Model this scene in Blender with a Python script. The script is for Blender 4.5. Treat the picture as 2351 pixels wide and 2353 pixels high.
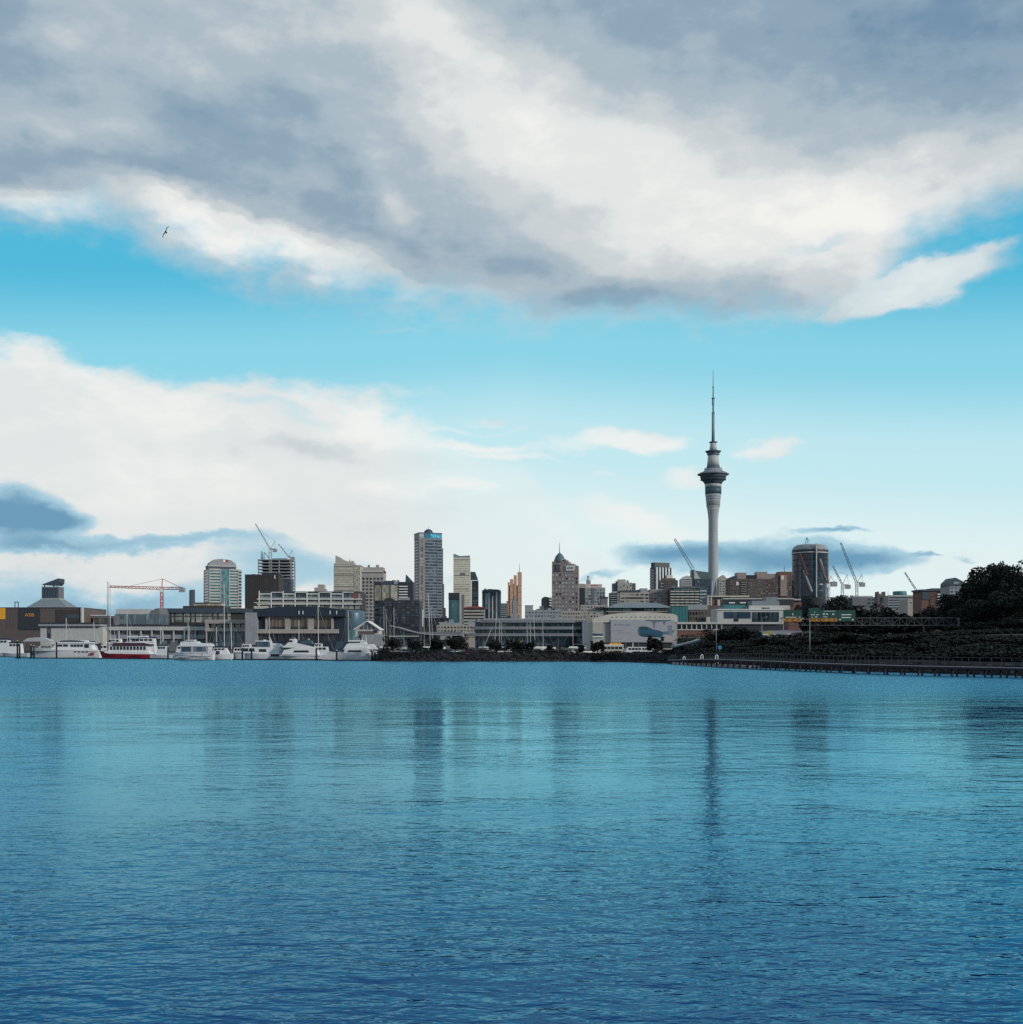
import bpy, math, random
from mathutils import Vector, Matrix
random.seed(7)
for o in list(bpy.data.objects): bpy.data.objects.remove(o)
SC = bpy.context.scene
COL = SC.collection
F = 2650.0            # focal length in photograph pixels
CX, HY, CH = 1175.5, 1487.0, 4.0   # image centre column, horizon row, eye height (m)
W_, H_ = 2351.0, 2353.0

# ------------------------------------------------------------------ camera
cam = bpy.data.cameras.new('camera'); cam_o = bpy.data.objects.new('camera', cam); COL.objects.link(cam_o)
cam.sensor_fit = 'HORIZONTAL'; cam.sensor_width = 36.0
cam.lens = 36.0 * F / W_
cam_o.location = (0, 0, CH); cam_o.rotation_euler = (math.radians(90), 0, 0)
cam.shift_y = (HY - H_ / 2) / W_
cam.clip_start = 0.5; cam.clip_end = 60000
SC.camera = cam_o
SC.render.filter_size = 1.9
SC.view_settings.view_transform = 'Standard'; SC.view_settings.look = 'None'
SC.view_settings.exposure = 0.0; SC.view_settings.gamma = 1.0
SC.view_settings.use_curve_mapping = False
try:
    SC.cycles.use_denoising = False
    SC.cycles.max_bounces = 6; SC.cycles.diffuse_bounces = 3; SC.cycles.glossy_bounces = 3
    SC.cycles.caustics_reflective = False; SC.cycles.caustics_refractive = False
except Exception: pass

# ------------------------------------------------------------------ node helpers
class NT:
    def __init__(s, tree): s.t = tree; s.L = tree.links
    def n(s, typ, ins=None, **props):
        nd = s.t.nodes.new(typ)
        for k, v in props.items(): setattr(nd, k, v)
        if ins:
            for k, v in ins.items(): s.put(nd.inputs[k], v)
        return nd
    def put(s, sock, v):
        if isinstance(v, bpy.types.NodeSocket): s.L.new(v, sock)
        else: sock.default_value = v
    def m(s, op, a, b=None, c=None, clamp=False):
        nd = s.t.nodes.new('ShaderNodeMath'); nd.operation = op; nd.use_clamp = clamp
        s.put(nd.inputs[0], a)
        if b is not None: s.put(nd.inputs[1], b)
        if c is not None: s.put(nd.inputs[2], c)
        return nd.outputs[0]
    def vm(s, op, a, b=None):
        nd = s.t.nodes.new('ShaderNodeVectorMath'); nd.operation = op
        s.put(nd.inputs[0], a)
        if b is not None: s.put(nd.inputs[1], b)
        return nd.outputs['Value'] if op in ('LENGTH', 'DOT_PRODUCT') else nd.outputs[0]
    def ss(s, x, lo, hi, a=0.0, b=1.0):      # smoothstep map
        nd = s.t.nodes.new('ShaderNodeMapRange'); nd.interpolation_type = 'SMOOTHSTEP'
        s.put(nd.inputs[0], x); s.put(nd.inputs[1], lo); s.put(nd.inputs[2], hi); s.put(nd.inputs[3], a); s.put(nd.inputs[4], b)
        return nd.outputs[0]
    def mix(s, f, a, b, mode='MIX'):
        nd = s.t.nodes.new('ShaderNodeMix'); nd.data_type = 'RGBA'; nd.blend_type = mode
        s.put(nd.inputs[0], f)
        for i, v in ((6, a), (7, b)):
            if isinstance(v, (tuple, list)) and len(v) == 3: v = (*v, 1)
            s.put(nd.inputs[i], v)
        return nd.outputs[2]
    def noise(s, vec, scale, detail=4, rough=.55, dist=0.0, color=False):
        nd = s.t.nodes.new('ShaderNodeTexNoise'); nd.noise_dimensions = '3D'
        s.put(nd.inputs['Vector'], vec); nd.inputs['Scale'].default_value = scale
        nd.inputs['Detail'].default_value = detail; nd.inputs['Roughness'].default_value = rough
        nd.inputs['Distortion'].default_value = dist
        return nd.outputs['Color' if color else 'Fac']
def lin(r, g, b):
    f = lambda c: c / 12.92 if c <= .04045 else ((c + .055) / 1.055) ** 2.4
    return (f(r / 255), f(g / 255), f(b / 255))

# ------------------------------------------------------------------ sky
SUN_EL, SUN_AZ = math.radians(17), math.radians(118)      # azimuth clockwise from +Y: behind the viewer, to the right
def uv(px, py):          # photograph pixel -> sky coordinates (thousandths: azimuth, elevation tangent)
    a = math.atan((px - CX) / F)
    return (F * a / 1000.0, (HY - py) / 1000.0 * math.cos(a))
D2 = W_ / 1930.0
def uvd(x, y): return uv(x * D2, y * D2)

world = bpy.data.worlds.new('World'); SC.world = world; world.use_nodes = True
wt = world.node_tree; wt.nodes.clear(); w = NT(wt)
tc = w.n('ShaderNodeTexCoord')
dirv = w.vm('NORMALIZE', tc.outputs['Generated'])
sx = w.n('ShaderNodeSeparateXYZ', {0: dirv})
dx, dy, dz = sx.outputs
az = w.m('ARCTAN2', dx, dy)
rh = w.m('SQRT', w.m('ADD', w.m('MULTIPLY', dx, dx), w.m('MULTIPLY', dy, dy)))
el = w.m('DIVIDE', w.m('ABSOLUTE', dz), w.m('MAXIMUM', rh, 0.05))
U0 = w.m('MULTIPLY', az, F / 1000); V0 = w.m('MULTIPLY', el, F / 1000)
# noise lives on the direction sphere (stretched sideways), so it has no seam behind the viewer
nvec = w.n('ShaderNodeCombineXYZ', {0: dx, 1: dy, 2: w.m('MULTIPLY', w.m('ABSOLUTE', dz), 1.9)}).outputs[0]
nA = w.noise(nvec, 5.5, 6, .58, color=True)
nAs = w.n('ShaderNodeSeparateColor', {0: nA})
nB = w.noise(nvec, 17.0, 5, .60)
nC = w.noise(nvec, 48.0, 3, .55)
nvec2 = w.vm('ADD', nvec, (.011, 0.0, .021))           # the same billows sampled a little towards the light
relief = w.m('SUBTRACT', w.noise(nvec, 10.0, 5, .58), w.noise(nvec2, 10.0, 5, .58))
wx = w.m('MULTIPLY', w.m('SUBTRACT', nAs.outputs[0], .5), .34)
wy = w.m('MULTIPLY', w.m('SUBTRACT', nAs.outputs[1], .5), .26)
U = w.m('ADD', U0, wx); V = w.m('ADD', V0, wy)
P = w.n('ShaderNodeCombineXYZ', {0: U, 1: V, 2: 0.0}).outputs[0]
fine = w.m('ADD', w.m('MULTIPLY', w.m('SUBTRACT', nB, .5), .70), w.m('MULTIPLY', w.m('SUBTRACT', nC, .5), .34))

def curve_of_u(pts, usock):       # piecewise curve  azimuth -> elevation through photograph points
    q = sorted(uvd(*p) for p in pts)
    u0, u1 = -1.5, 1.5
    fc = w.n('ShaderNodeFloatCurve'); c = fc.mapping.curves[0]
    xs = [((u - u0) / (u1 - u0), v / 2.0) for u, v in q]
    xs = [(0.0, xs[0][1])] + xs + [(1.0, xs[-1][1])]
    c.points[0].location = xs[0]; c.points[1].location = xs[-1]
    for p in xs[1:-1]: c.points.new(*p)
    fc.mapping.update()
    mr = w.n('ShaderNodeMapRange', {0: usock, 1: u0, 2: u1, 3: 0.0, 4: 1.0})
    w.put(fc.inputs['Value'], mr.outputs[0])
    return w.m('MULTIPLY', fc.outputs[0], 2.0)
def blobs(lst, start=0.0):        # sum of soft ellipses  (x, y, rx, ry, angle_deg, amount) in display pixels
    acc = start
    for (x, y, rx, ry, an, am) in lst:
        g = w.t.nodes.new('ShaderNodeTexGradient'); g.gradient_type = 'SPHERICAL'
        tm = g.texture_mapping; tm.vector_type = 'TEXTURE'
        u, v = uvd(x, y)
        tm.translation = (u, v, 0); tm.rotation = (0, 0, math.radians(an)); tm.scale = (rx * D2 / 1000, ry * D2 / 1000, 1)
        w.L.new(P, g.inputs[0])
        acc = w.m('MULTIPLY_ADD', w.ss(g.outputs['Fac'], 0, 1), am, acc)
    return acc
SKY_STRENGTH = 0.1
nish = w.n('ShaderNodeTexSky', sky_type='NISHITA', sun_disc=False, sun_elevation=SUN_EL, sun_rotation=SUN_AZ,
           altitude=10.0, air_density=1.0, dust_density=0.6, ozone_density=1.0)
clear = w.mix(1.0, nish.outputs[0], (0.60, 1.00, 0.74), 'MULTIPLY')
# milky air towards the horizon, cyan higher up
ramp = w.n('ShaderNodeValToRGB'); cr = ramp.color_ramp; cr.interpolation = 'EASE'
stops = [(0.0, lin(236, 246, 246)), (.20, lin(230, 245, 247)), (.36, lin(198, 236, 245)), (.52, lin(142, 215, 236)), (.68, lin(82, 188, 223)), (1.0, lin(52, 154, 206))]
cr.elements[0].position, cr.elements[0].color = stops[0][0], (*stops[0][1], 1)
cr.elements[1].position, cr.elements[1].color = stops[-1][0], (*stops[-1][1], 1)
for p_, c_ in stops[1:-1]:
    e = cr.elements.new(p_); e.color = (*c_, 1)
w.put(ramp.inputs[0], w.m('DIVIDE', w.m('ADD', V0, w.m('MULTIPLY', w.m('ABSOLUTE', U0), .09)), 1.35))
air = w.vm('SCALE', ramp.outputs[0]); air.node.inputs['Scale'].default_value = 1 / SKY_STRENGTH
blue = w.mix(.92, clear, air)

# --- great upper cloud deck: everything above this edge
edge_top = curve_of_u([(-250, 380), (0, 402), (60, 425), (150, 440), (250, 452), (400, 492), (560, 545), (700, 575), (900, 612), (1100, 628),
                       (1300, 612), (1480, 592), (1560, 574), (1630, 562), (1675, 506), (1715, 466), (1770, 440), (1850, 414), (1950, 384), (2150, 360)], U0)
d_top = w.m('SUBTRACT', V, edge_top)
c_top = w.ss(w.m('ADD', d_top, w.m('MULTIPLY', fine, .20)), -.045, .105)
# --- cumulus bank low on the left: below its top edge
edge_lo = curve_of_u([(-250, 640), (0, 652), (70, 655), (150, 682), (260, 688), (330, 702), (400, 700), (500, 718), (590, 708), (690, 735), (800, 765),
                      (860, 806), (920, 838), (990, 870), (1080, 1000), (1250, 1130), (1600, 1200), (2150, 1200)], U0)
d_lo = w.m('SUBTRACT', edge_lo, V)
c_lo = w.m('MULTIPLY', w.ss(w.m('ADD', d_lo, w.m('MULTIPLY', fine, .17)), -.010, .055), w.ss(U0, -.36, -.02, .96, .30))
# --- detached wisps, and gaps torn in the banks
wisp = blobs([(850, 912, 190, 36, -4, 1.0), (1190, 828, 120, 36, -3, 1.2), (1100, 842, 170, 24, -4, .7), (1425, 848, 95, 30, 8, 1.3), (1285, 890, 95, 28, 10, 1.0),
              (920, 775, 90, 16, -4, .8), (770, 738, 90, 16, -6, .5), (1110, 910, 60, 16, 0, .6), (1180, 985, 340, 52, -4, .9), (1750, 1060, 300, 60, 3, .5), (760, 616, 90, 12, 0, .5),
              (1730, 522, 250, 64, 9, 1.9), (1640, 548, 170, 60, 12, 1.1), (1850, 475, 110, 18, 18, .6), (880, 836, 220, 24, -6, 1.1), (930, 862, 180, 14, -5, .9), (840, 790, 120, 16, -8, .7), (960, 800, 90, 10, 0, .5)])
c_w = w.ss(w.m('ADD', wisp, w.m('MULTIPLY', fine, .95)), .12, 1.15, 0.0, .82)
gap = blobs([(480, 770, 170, 34, -3, .50), (620, 778, 120, 24, -3, .42), (900, 815, 230, 22, -6, .40), (1560, 468, 160, 20, 14, .40), (1165, 215, 80, 34, -35, .35)])
cov = w.m('MAXIMUM', w.m('MAXIMUM', c_top, c_lo), c_w)
cov = w.m('MULTIPLY', cov, w.m('SUBTRACT', 1.0, w.ss(w.m('ADD', gap, w.m('MULTIPLY', fine, .5)), .15, 1.0)))
# --- shade inside the clouds: 0 white .. 1 slate
shade = blobs([
    # slate upper right and dark corners
    (1560, 20, 900, 340, -8, .42), (1900, 60, 460, 340, 0, .26), (1250, 60, 380, 200, -25, .16), (0, 60, 150, 300, 0, .36), (90, 0, 320, 120, 0, .14),
    # blue-grey belly
    (430, 215, 460, 130, 6, .34), (330, 130, 760, 360, 0, .16), (700, 260, 260, 120, 0, .12), (560, 360, 420, 120, -10, .34), (120, 318, 420, 70, -2, .36), (300, 300, 300, 90, 0, .10), (820, 330, 200, 100, 0, .12),
    (960, 500, 330, 110, -10, .34), (1190, 568, 320, 66, 4, .40), (720, 480, 300, 60, -24, .16), (1430, 560, 200, 40, 8, .14),
    # lit parts
    (760, 20, 190, 140, -20, -.38), (960, 130, 260, 120, -36, -.32), (1230, 320, 480, 160, -16, -.30), (1450, 430, 480, 130, 2, -.34), (1700, 390, 420, 80, 14, -.22),
    (70, 385, 150, 44, -14, -.46), (400, 420, 330, 58, -14, -.58), (620, 505, 260, 34, -15, -.34), (735, 385, 60, 120, 30, -.26), (130, 245, 330, 60, -4, -.14), (880, 200, 240, 90, -30, -.18),
    (1740, 515, 260, 80, 9, -.45), (1000, 300, 200, 120, -10, -.10), (1750, 290, 240, 70, 4, -.16),
    # cumulus bank: white heads, faint grey base
    (260, 760, 900, 190, -6, -.42), (820, 800, 330, 90, -12, -.45), (560, 838, 260, 40, 3, .36), (300, 930, 500, 130, -4, -.20), (1180, 985, 400, 130, 0, -.6), (1200, 850, 500, 90, 0, -.6), (850, 912, 260, 60, 0, -.5),
], .40)
shade = w.m('ADD', shade, w.m('MULTIPLY', fine, w.ss(V0, .1, .9, .30, .42)))
shade = w.m('ADD', shade, w.m('MULTIPLY', w.m('SUBTRACT', nAs.outputs[2], .5), .55))
shade = w.m('ADD', w.m('MULTIPLY', w.m('SUBTRACT', shade, .45), .82), .47)
shade = w.m('ADD', shade, w.m('MULTIPLY', relief, w.ss(V0, .2, 1.0, .40, .50)))
shade = w.m('ADD', shade, w.ss(V0, 1.35, 2.3, 0.0, .42))       # the deck thickens overhead
# low haze hides shade contrast close to the horizon
shade = w.m('MULTIPLY', shade, w.ss(V0, .25, .75, .55, 1.0), clamp=True)
cc = w.n('ShaderNodeValToRGB'); c2 = cc.color_ramp; c2.interpolation = 'EASE'
cst = [(0.0, lin(243, 243, 239)), (.20, lin(227, 230, 229)), (.40, lin(202, 209, 212)), (.60, lin(171, 187, 198)), (.80, lin(142, 166, 184)), (1.0, lin(116, 146, 172))]
c2.elements[0].position, c2.elements[0].color = cst[0][0], (*cst[0][1], 1)
c2.elements[1].position, c2.elements[1].color = cst[-1][0], (*cst[-1][1], 1)
for p_, c_ in cst[1:-1]:
    e = c2.elements.new(p_); e.color = (*c_, 1)
w.put(cc.inputs[0], shade)
cloudc = w.vm('SCALE', cc.outputs[0]); cloudc.node.inputs['Scale'].default_value = 1 / SKY_STRENGTH
sky1 = w.mix(cov, blue, cloudc)
# --- dark blue-grey cloud scraps near the horizon
scrap = blobs([(20, 970, 200, 84, -2, 1.6), (110, 978, 110, 46, 0, .5), (200, 1036, 420, 26, 1, .85), (60, 1115, 300, 70, 0, .75), (530, 1080, 280, 66, -4, .66), (330, 1125, 300, 44, 0, .7),
               (1430, 1052, 370, 78, 0, 1.05), (1270, 1046, 190, 44, 8, .55), (1600, 1050, 210, 40, -2, .6), (1560, 984, 110, 14, 4, .95), (1740, 1037, 60, 9, 0, .6), (1830, 1042, 40, 10, 0, .5), (1120, 1098, 120, 16, 4, .6), (860, 1085, 160, 40, 0, .35)])
c_s = w.ss(w.m('ADD', scrap, w.m('MULTIPLY', fine, .45)), .22, .62)
scol = w.mix(w.ss(scrap, .5, 1.3), (10 * lin(165, 204, 221)[0], 10 * lin(165, 204, 221)[1], 10 * lin(165, 204, 221)[2]),
             (10 * lin(90, 148, 182)[0], 10 * lin(90, 148, 182)[1], 10 * lin(90, 148, 182)[2]))
sky2 = w.mix(w.m('MULTIPLY', c_s, .92), sky1, scol)
bg = w.n('ShaderNodeBackground', {0: sky2, 1: SKY_STRENGTH})
wo = w.n('ShaderNodeOutputWorld'); w.L.new(bg.outputs[0], wo.inputs[0])
try:
    world.cycles.sampling_method = 'MANUAL'; world.cycles.sample_map_resolution = 512
except Exception: pass

# ------------------------------------------------------------------ sun (veiled, low, behind the viewer to the right)
sl = bpy.data.lights.new('sun', 'SUN'); sl.energy = 2.5; sl.angle = math.radians(5); sl.color = (1.0, .91, .80)
so = bpy.data.objects.new('sun', sl); COL.objects.link(so)
sdir = Vector((math.sin(SUN_AZ) * math.cos(SUN_EL), math.cos(SUN_AZ) * math.cos(SUN_EL), math.sin(SUN_EL)))
so.rotation_euler = (-sdir).to_track_quat('-Z', 'Y').to_euler()
so.location = sdir * 300
# ------------------------------------------------------------------ tools
def S(D): return D / F                          # metres per photograph pixel at distance D
def WX(px, D): return (px - CX) * D / F
def WZ(py, D): return CH + (HY - py) * D / F
def sstep(a, b, x):
    t = max(0.0, min(1.0, (x - a) / (b - a))); return t * t * (3 - 2 * t)
def tag(o, label, cat, group=None, kind=None):
    if label: o['label'] = label
    if cat: o['category'] = cat
    if group: o['group'] = group
    if kind: o['kind'] = kind
    return o
def empty(name, loc, label, cat, group=None, rz=0.0):
    o = bpy.data.objects.new(name, None); COL.objects.link(o); o.empty_display_size = .5
    o.location = loc; o.rotation_euler = (0, 0, rz)
    return tag(o, label, cat, group)
def link(name, mesh, parent=None, loc=(0, 0, 0), rot=(0, 0, 0), scale=None):
    o = bpy.data.objects.new(name, mesh); COL.objects.link(o)
    o.location = loc; o.rotation_euler = rot
    if scale: o.scale = scale
    if parent: o.parent = parent
    return o
class MB:
    """collects geometry, then becomes one mesh object"""
    def __init__(s): s.v = []; s.f = []; s.sm = []
    def add(s, vs, fs, smooth=False):
        b = len(s.v); s.v += [tuple(v) for v in vs]; s.f += [tuple(i + b for i in f) for f in fs]; s.sm += [smooth] * len(fs)
    def box(s, x0, x1, y0, y1, z0, z1):
        s.add([(x0, y0, z0), (x1, y0, z0), (x1, y1, z0), (x0, y1, z0), (x0, y0, z1), (x1, y0, z1), (x1, y1, z1), (x0, y1, z1)],
              [(3, 2, 1, 0), (4, 5, 6, 7), (0, 1, 5, 4), (1, 2, 6, 5), (2, 3, 7, 6), (3, 0, 4, 7)])
    def hexa(s, p): s.add(p, [(3, 2, 1, 0), (4, 5, 6, 7), (0, 1, 5, 4), (1, 2, 6, 5), (2, 3, 7, 6), (3, 0, 4, 7)])
    def prism(s, pts, y0, y1, inset=0.0):       # side outline (x,z), extruded across y
        n = len(pts)
        s.add([(x, y0, z) for x, z in pts] + [(x, y1, z) for x, z in pts],
              [tuple(range(n)), tuple(range(2 * n - 1, n - 1, -1))] + [(i, i + n, (i + 1) % n + n, (i + 1) % n) for i in range(n)])
    def tube(s, a, b, r, r2=None, k=6):
        a = Vector(a); b = Vector(b); d = b - a
        if d.length < 1e-6: return
        q = d.to_track_quat('Z', 'Y'); r2 = r if r2 is None else r2
        vs = [a + q @ Vector((math.cos(t) * r, math.sin(t) * r, 0)) for t in [2 * math.pi * i / k for i in range(k)]]
        vs += [b + q @ Vector((math.cos(t) * r2, math.sin(t) * r2, 0)) for t in [2 * math.pi * i / k for i in range(k)]]
        s.add(vs, [(i, (i + 1) % k, (i + 1) % k + k, i + k) for i in range(k)] + [tuple(range(k - 1, -1, -1)), tuple(range(k, 2 * k))], k > 6)
    def lathe(s, prof, k=32, cx=0, cy=0):       # prof: (r, z) from bottom to top
        vs = []; n = len(prof)
        for r, z in prof:
            for i in range(k):
                t = 2 * math.pi * i / k; vs.append((cx + r * math.cos(t), cy + r * math.sin(t), z))
        fs = [(j * k + i, j * k + (i + 1) % k, (j + 1) * k + (i + 1) % k, (j + 1) * k + i) for j in range(n - 1) for i in range(k)]
        fs += [tuple(range(k - 1, -1, -1)), tuple(range((n - 1) * k, n * k))]
        s.add(vs, fs)
        s.sm[-len(fs):] = [True] * (len(fs) - 2) + [False, False]
    def mesh(s, name, mat):
        me = bpy.data.meshes.new(name); me.from_pydata(s.v, [], s.f)
        me.polygons.foreach_set('use_smooth', s.sm); me.materials.append(mat); me.update()
        return me
    def build(s, name, mat, parent=None, loc=(0, 0, 0), rot=(0, 0, 0)): return link(name, s.mesh(name, mat), parent, loc, rot)
_unit = {}
def ubox(mat):                                   # shared unit box, centred
    if mat.name not in _unit:
        m = MB(); m.box(-.5, .5, -.5, .5, -.5, .5); _unit[mat.name] = m.mesh('panel', mat)
    return _unit[mat.name]

# ------------------------------------------------------------------ materials
MATS = {}
def M(key, col=None, rough=.75, var=.22, scale=.35, streak=.18, metal=0.0, spec=.35, bump=0.0):
    if key in MATS: return MATS[key]
    mt = bpy.data.materials.new(key); mt.use_nodes = True; t = NT(mt.node_tree); b = mt.node_tree.nodes['Principled BSDF']
    g = t.n('ShaderNodeNewGeometry').outputs['Position']
    oi = t.n('ShaderNodeObjectInfo')
    n1 = t.noise(g, scale, 5, .6)
    mp = t.n('ShaderNodeMapping', {0: g}); mp.inputs['Scale'].default_value = (1, 1, .12)
    n2 = t.noise(mp.outputs[0], scale * 4, 3, .6)
    f = t.m('ADD', t.m('MULTIPLY', t.m('SUBTRACT', n1, .5), var * 2), t.m('MULTIPLY', t.m('SUBTRACT', n2, .5), streak * 2))
    f = t.m('ADD', f, 1.0)
    cv = t.vm('SCALE', (*col,)); t.put(cv.node.inputs['Scale'], f)
    t.put(b.inputs['Base Color'], cv); b.inputs['Roughness'].default_value = rough
    b.inputs['Metallic'].default_value = metal; b.inputs['Specular IOR Level'].default_value = spec
    if bump:
        bp = t.n('ShaderNodeBump', {'Height': n1, 'Strength': bump, 'Distance': .2}); t.put(b.inputs['Normal'], bp.outputs[0])
    MATS[key] = mt; return mt
def G(key, dark=(.012, .016, .026), pale=(.10, .12, .14), rough=.12, share=.35):
    """window glass: every pane differs a little (blinds, lights off, curtains)"""
    if key in MATS: return MATS[key]
    mt = bpy.data.materials.new(key); mt.use_nodes = True; t = NT(mt.node_tree); b = mt.node_tree.nodes['Principled BSDF']
    oi = t.n('ShaderNodeObjectInfo')
    g = t.n('ShaderNodeNewGeometry').outputs['Position']
    mp = t.n('ShaderNodeMapping', {0: g}); mp.inputs['Scale'].default_value = (.55, .55, .30)
    n1 = t.n('ShaderNodeTexWhiteNoise', {'Vector': t.vm('FLOOR', mp.outputs[0])}).outputs[0]
    k = t.m('ADD', t.m('MULTIPLY', oi.outputs['Random'], .55), t.m('MULTIPLY', n1, .45))
    f = t.ss(k, 1 - share - .25, 1.0)
    c = t.mix(f, dark, pale)
    t.put(b.inputs['Base Color'], c); b.inputs['Roughness'].default_value = rough
    b.inputs['IOR'].default_value = 1.5; b.inputs['Specular IOR Level'].default_value = .38
    MATS[key] = mt; return mt

# ------------------------------------------------------------------ terrain
SHORE = [(-700, 640), (-100, 600), (300, 570), (520, 500), (700, 420), (840, 352), (875, 326), (1000, 321), (1300, 320), (1420, 312), (1520, 288), (1600, 262), (1700, 238), (1800, 216), (1960, 192), (2150, 176), (2351, 162), (2700, 146)]
SX = [(WX(p, d), d) for p, d in SHORE]
SX = [(-9000, 900), (-600, 700)] + SX + [(130, 120), (190, 70), (420, 40), (9000, 20)]
def shore(X):
    for (a, da), (b, db) in zip(SX, SX[1:]):
        if a <= X <= b: return da + (db - da) * (X - a) / (b - a)
    return 640
def zt(X, Y):
    t = Y - shore(X)
    if t < 0: return -1.0
    z = -.6 + 2.5 * sstep(0, 7, t)
    px = CX + F * X / max(Y, 1)
    z += 3.0 * sstep(1570, 1700, px) * sstep(16, 85, t)
    z += 2.6 * sstep(62, 110, X) * sstep(30, 110, t) * (1 - sstep(420, 700, Y))
    z += 22.0 * sstep(700, 1350, Y) * (1 - .4 * sstep(100, 500, -X))
    return z
# ------------------------------------------------------------------ water
def water_mat():
    mt = bpy.data.materials.new('sea_water'); mt.use_nodes = True; t = NT(mt.node_tree); b = mt.node_tree.nodes['Principled BSDF']
    g = t.n('ShaderNodeNewGeometry').outputs['Position']
    sp = t.n('ShaderNodeSeparateXYZ', {0: g}); X, Y = sp.outputs[0], sp.outputs[1]
    mp = t.n('ShaderNodeMapping', {0: g}); mp.inputs['Rotation'].default_value = (0, 0, math.radians(9)); mp.inputs['Scale'].default_value = (.52, 1, 1)
    v = mp.outputs[0]
    mp2 = t.n('ShaderNodeMapping', {0: g}); mp2.inputs['Rotation'].default_value = (0, 0, math.radians(-17)); mp2.inputs['Scale'].default_value = (.6, 1, 1)
    v2 = mp2.outputs[0]
    r1 = t.noise(v, 2.1, 3, .55, .3)      # short ripples
    r2 = t.noise(v2, 6.2, 2, .5, .2)      # fine chop
    r3 = t.noise(v, .28, 2, .5)           # slow swell
    # wind patches
    mp3 = t.n('ShaderNodeMapping', {0: g}); mp3.inputs['Scale'].default_value = (.012, .05, 1)
    wp = t.noise(mp3.outputs[0], 1.0, 3, .55)
    far = t.ss(t.m('ADD', Y, t.m('MULTIPLY', t.m('SUBTRACT', wp, .5), 60.0)), 72.0, 128.0)
    mp4 = t.n('ShaderNodeMapping', {0: g}); mp4.inputs['Scale'].default_value = (.10, .16, 1)
    gust = t.ss(t.noise(mp4.outputs[0], 1.0, 3, .6), .38, .68)
    h = t.m('ADD', t.m('MULTIPLY', r1, .72), t.m('ADD', t.m('MULTIPLY', r2, .17), t.m('MULTIPLY', r3, .95)))
    amp = t.m('ADD', t.m('MULTIPLY', gust, .012), t.ss(Y, 9.0, 34.0, .046, .010))
    amp = t.m('ADD', amp, t.m('MULTIPLY', far, .16))
    bp = t.n('ShaderNodeBump', {'Height': t.m('MULTIPLY', h, amp), 'Strength': 1.0, 'Distance': 2.0})
    nrm = bp.outputs[0]
    mt.node_tree.nodes.remove(b)
    body = t.n('ShaderNodeBsdfDiffuse', {'Color': (.0, .034, .165, 1), 'Normal': nrm})
    gloss = t.n('ShaderNodeBsdfGlossy', {'Color': (.37, .88, 1.0, 1), 'Roughness': t.m('ADD', .06, t.m('MULTIPLY', far, .17)), 'Normal': nrm})
    fr = t.n('ShaderNodeFresnel', {'IOR': 1.36, 'Normal': nrm})
    mx = t.n('ShaderNodeMixShader', {0: fr.outputs[0], 1: body.outputs[0], 2: gloss.outputs[0]})
    t.L.new(mx.outputs[0], mt.node_tree.nodes['Material Output'].inputs[0])
    return mt
wm = MB(); wm.add([(-26000, -600, 0), (26000, -600, 0), (26000, 26000, 0), (-26000, 26000, 0)], [(0, 1, 2, 3)])
tag(wm.build('water', water_mat()), None, None, kind='structure')

# ------------------------------------------------------------------ land sheet
earth = M('earth', (.022, .023, .023), .9, .4, .15, .0, bump=.5)
xs = []; x = -9000
while x < 9000:
    xs.append(x); a = abs(x)
    x += 600 if a > 2500 else 150 if a > 900 else 40 if a > 320 else 7
xs.append(9000)
ts = [0, 2, 4, 7, 12, 18, 28, 40, 55, 75, 95, 120, 150, 200, 260, 340, 430, 520, 620, 740, 860, 1000, 1200, 1500, 2200, 4000, 9000, 20000]
lm = MB(); vs = []
for X in xs:
    s_ = shore(X)
    for t in ts: vs.append((X, s_ + t, zt(X, s_ + t) + (random.uniform(-.15, .15) if 2 < t < 60 else 0)))
nt = len(ts)
lm.add(vs, [(i * nt + j, (i + 1) * nt + j, (i + 1) * nt + j + 1, i * nt + j + 1) for i in range(len(xs) - 1) for j in range(nt - 1)], True)
tag(lm.build('ground', earth), None, None, kind='structure')

# far hills
hm = MB(); vs = []; n = 120
for i in range(n + 1):
    X = -4200 + 8400 * i / n
    h = 40 + 26 * math.sin(i * .21 + 1) + 17 * math.sin(i * .53) + 9 * math.sin(i * 1.31)
    vs += [(X, 3400, 0), (X, 3600, h * .7), (X, 3900, h), (X, 4600, 0)]
hm.add(vs, [(i * 4 + j, i * 4 + 4 + j, i * 4 + 5 + j, i * 4 + 1 + j) for i in range(n) for j in range(3)], True)
tag(hm.build('hills', M('far_hill', (.05, .07, .06), .95, .3, .01, 0)), None, None, kind='structure')

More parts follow.
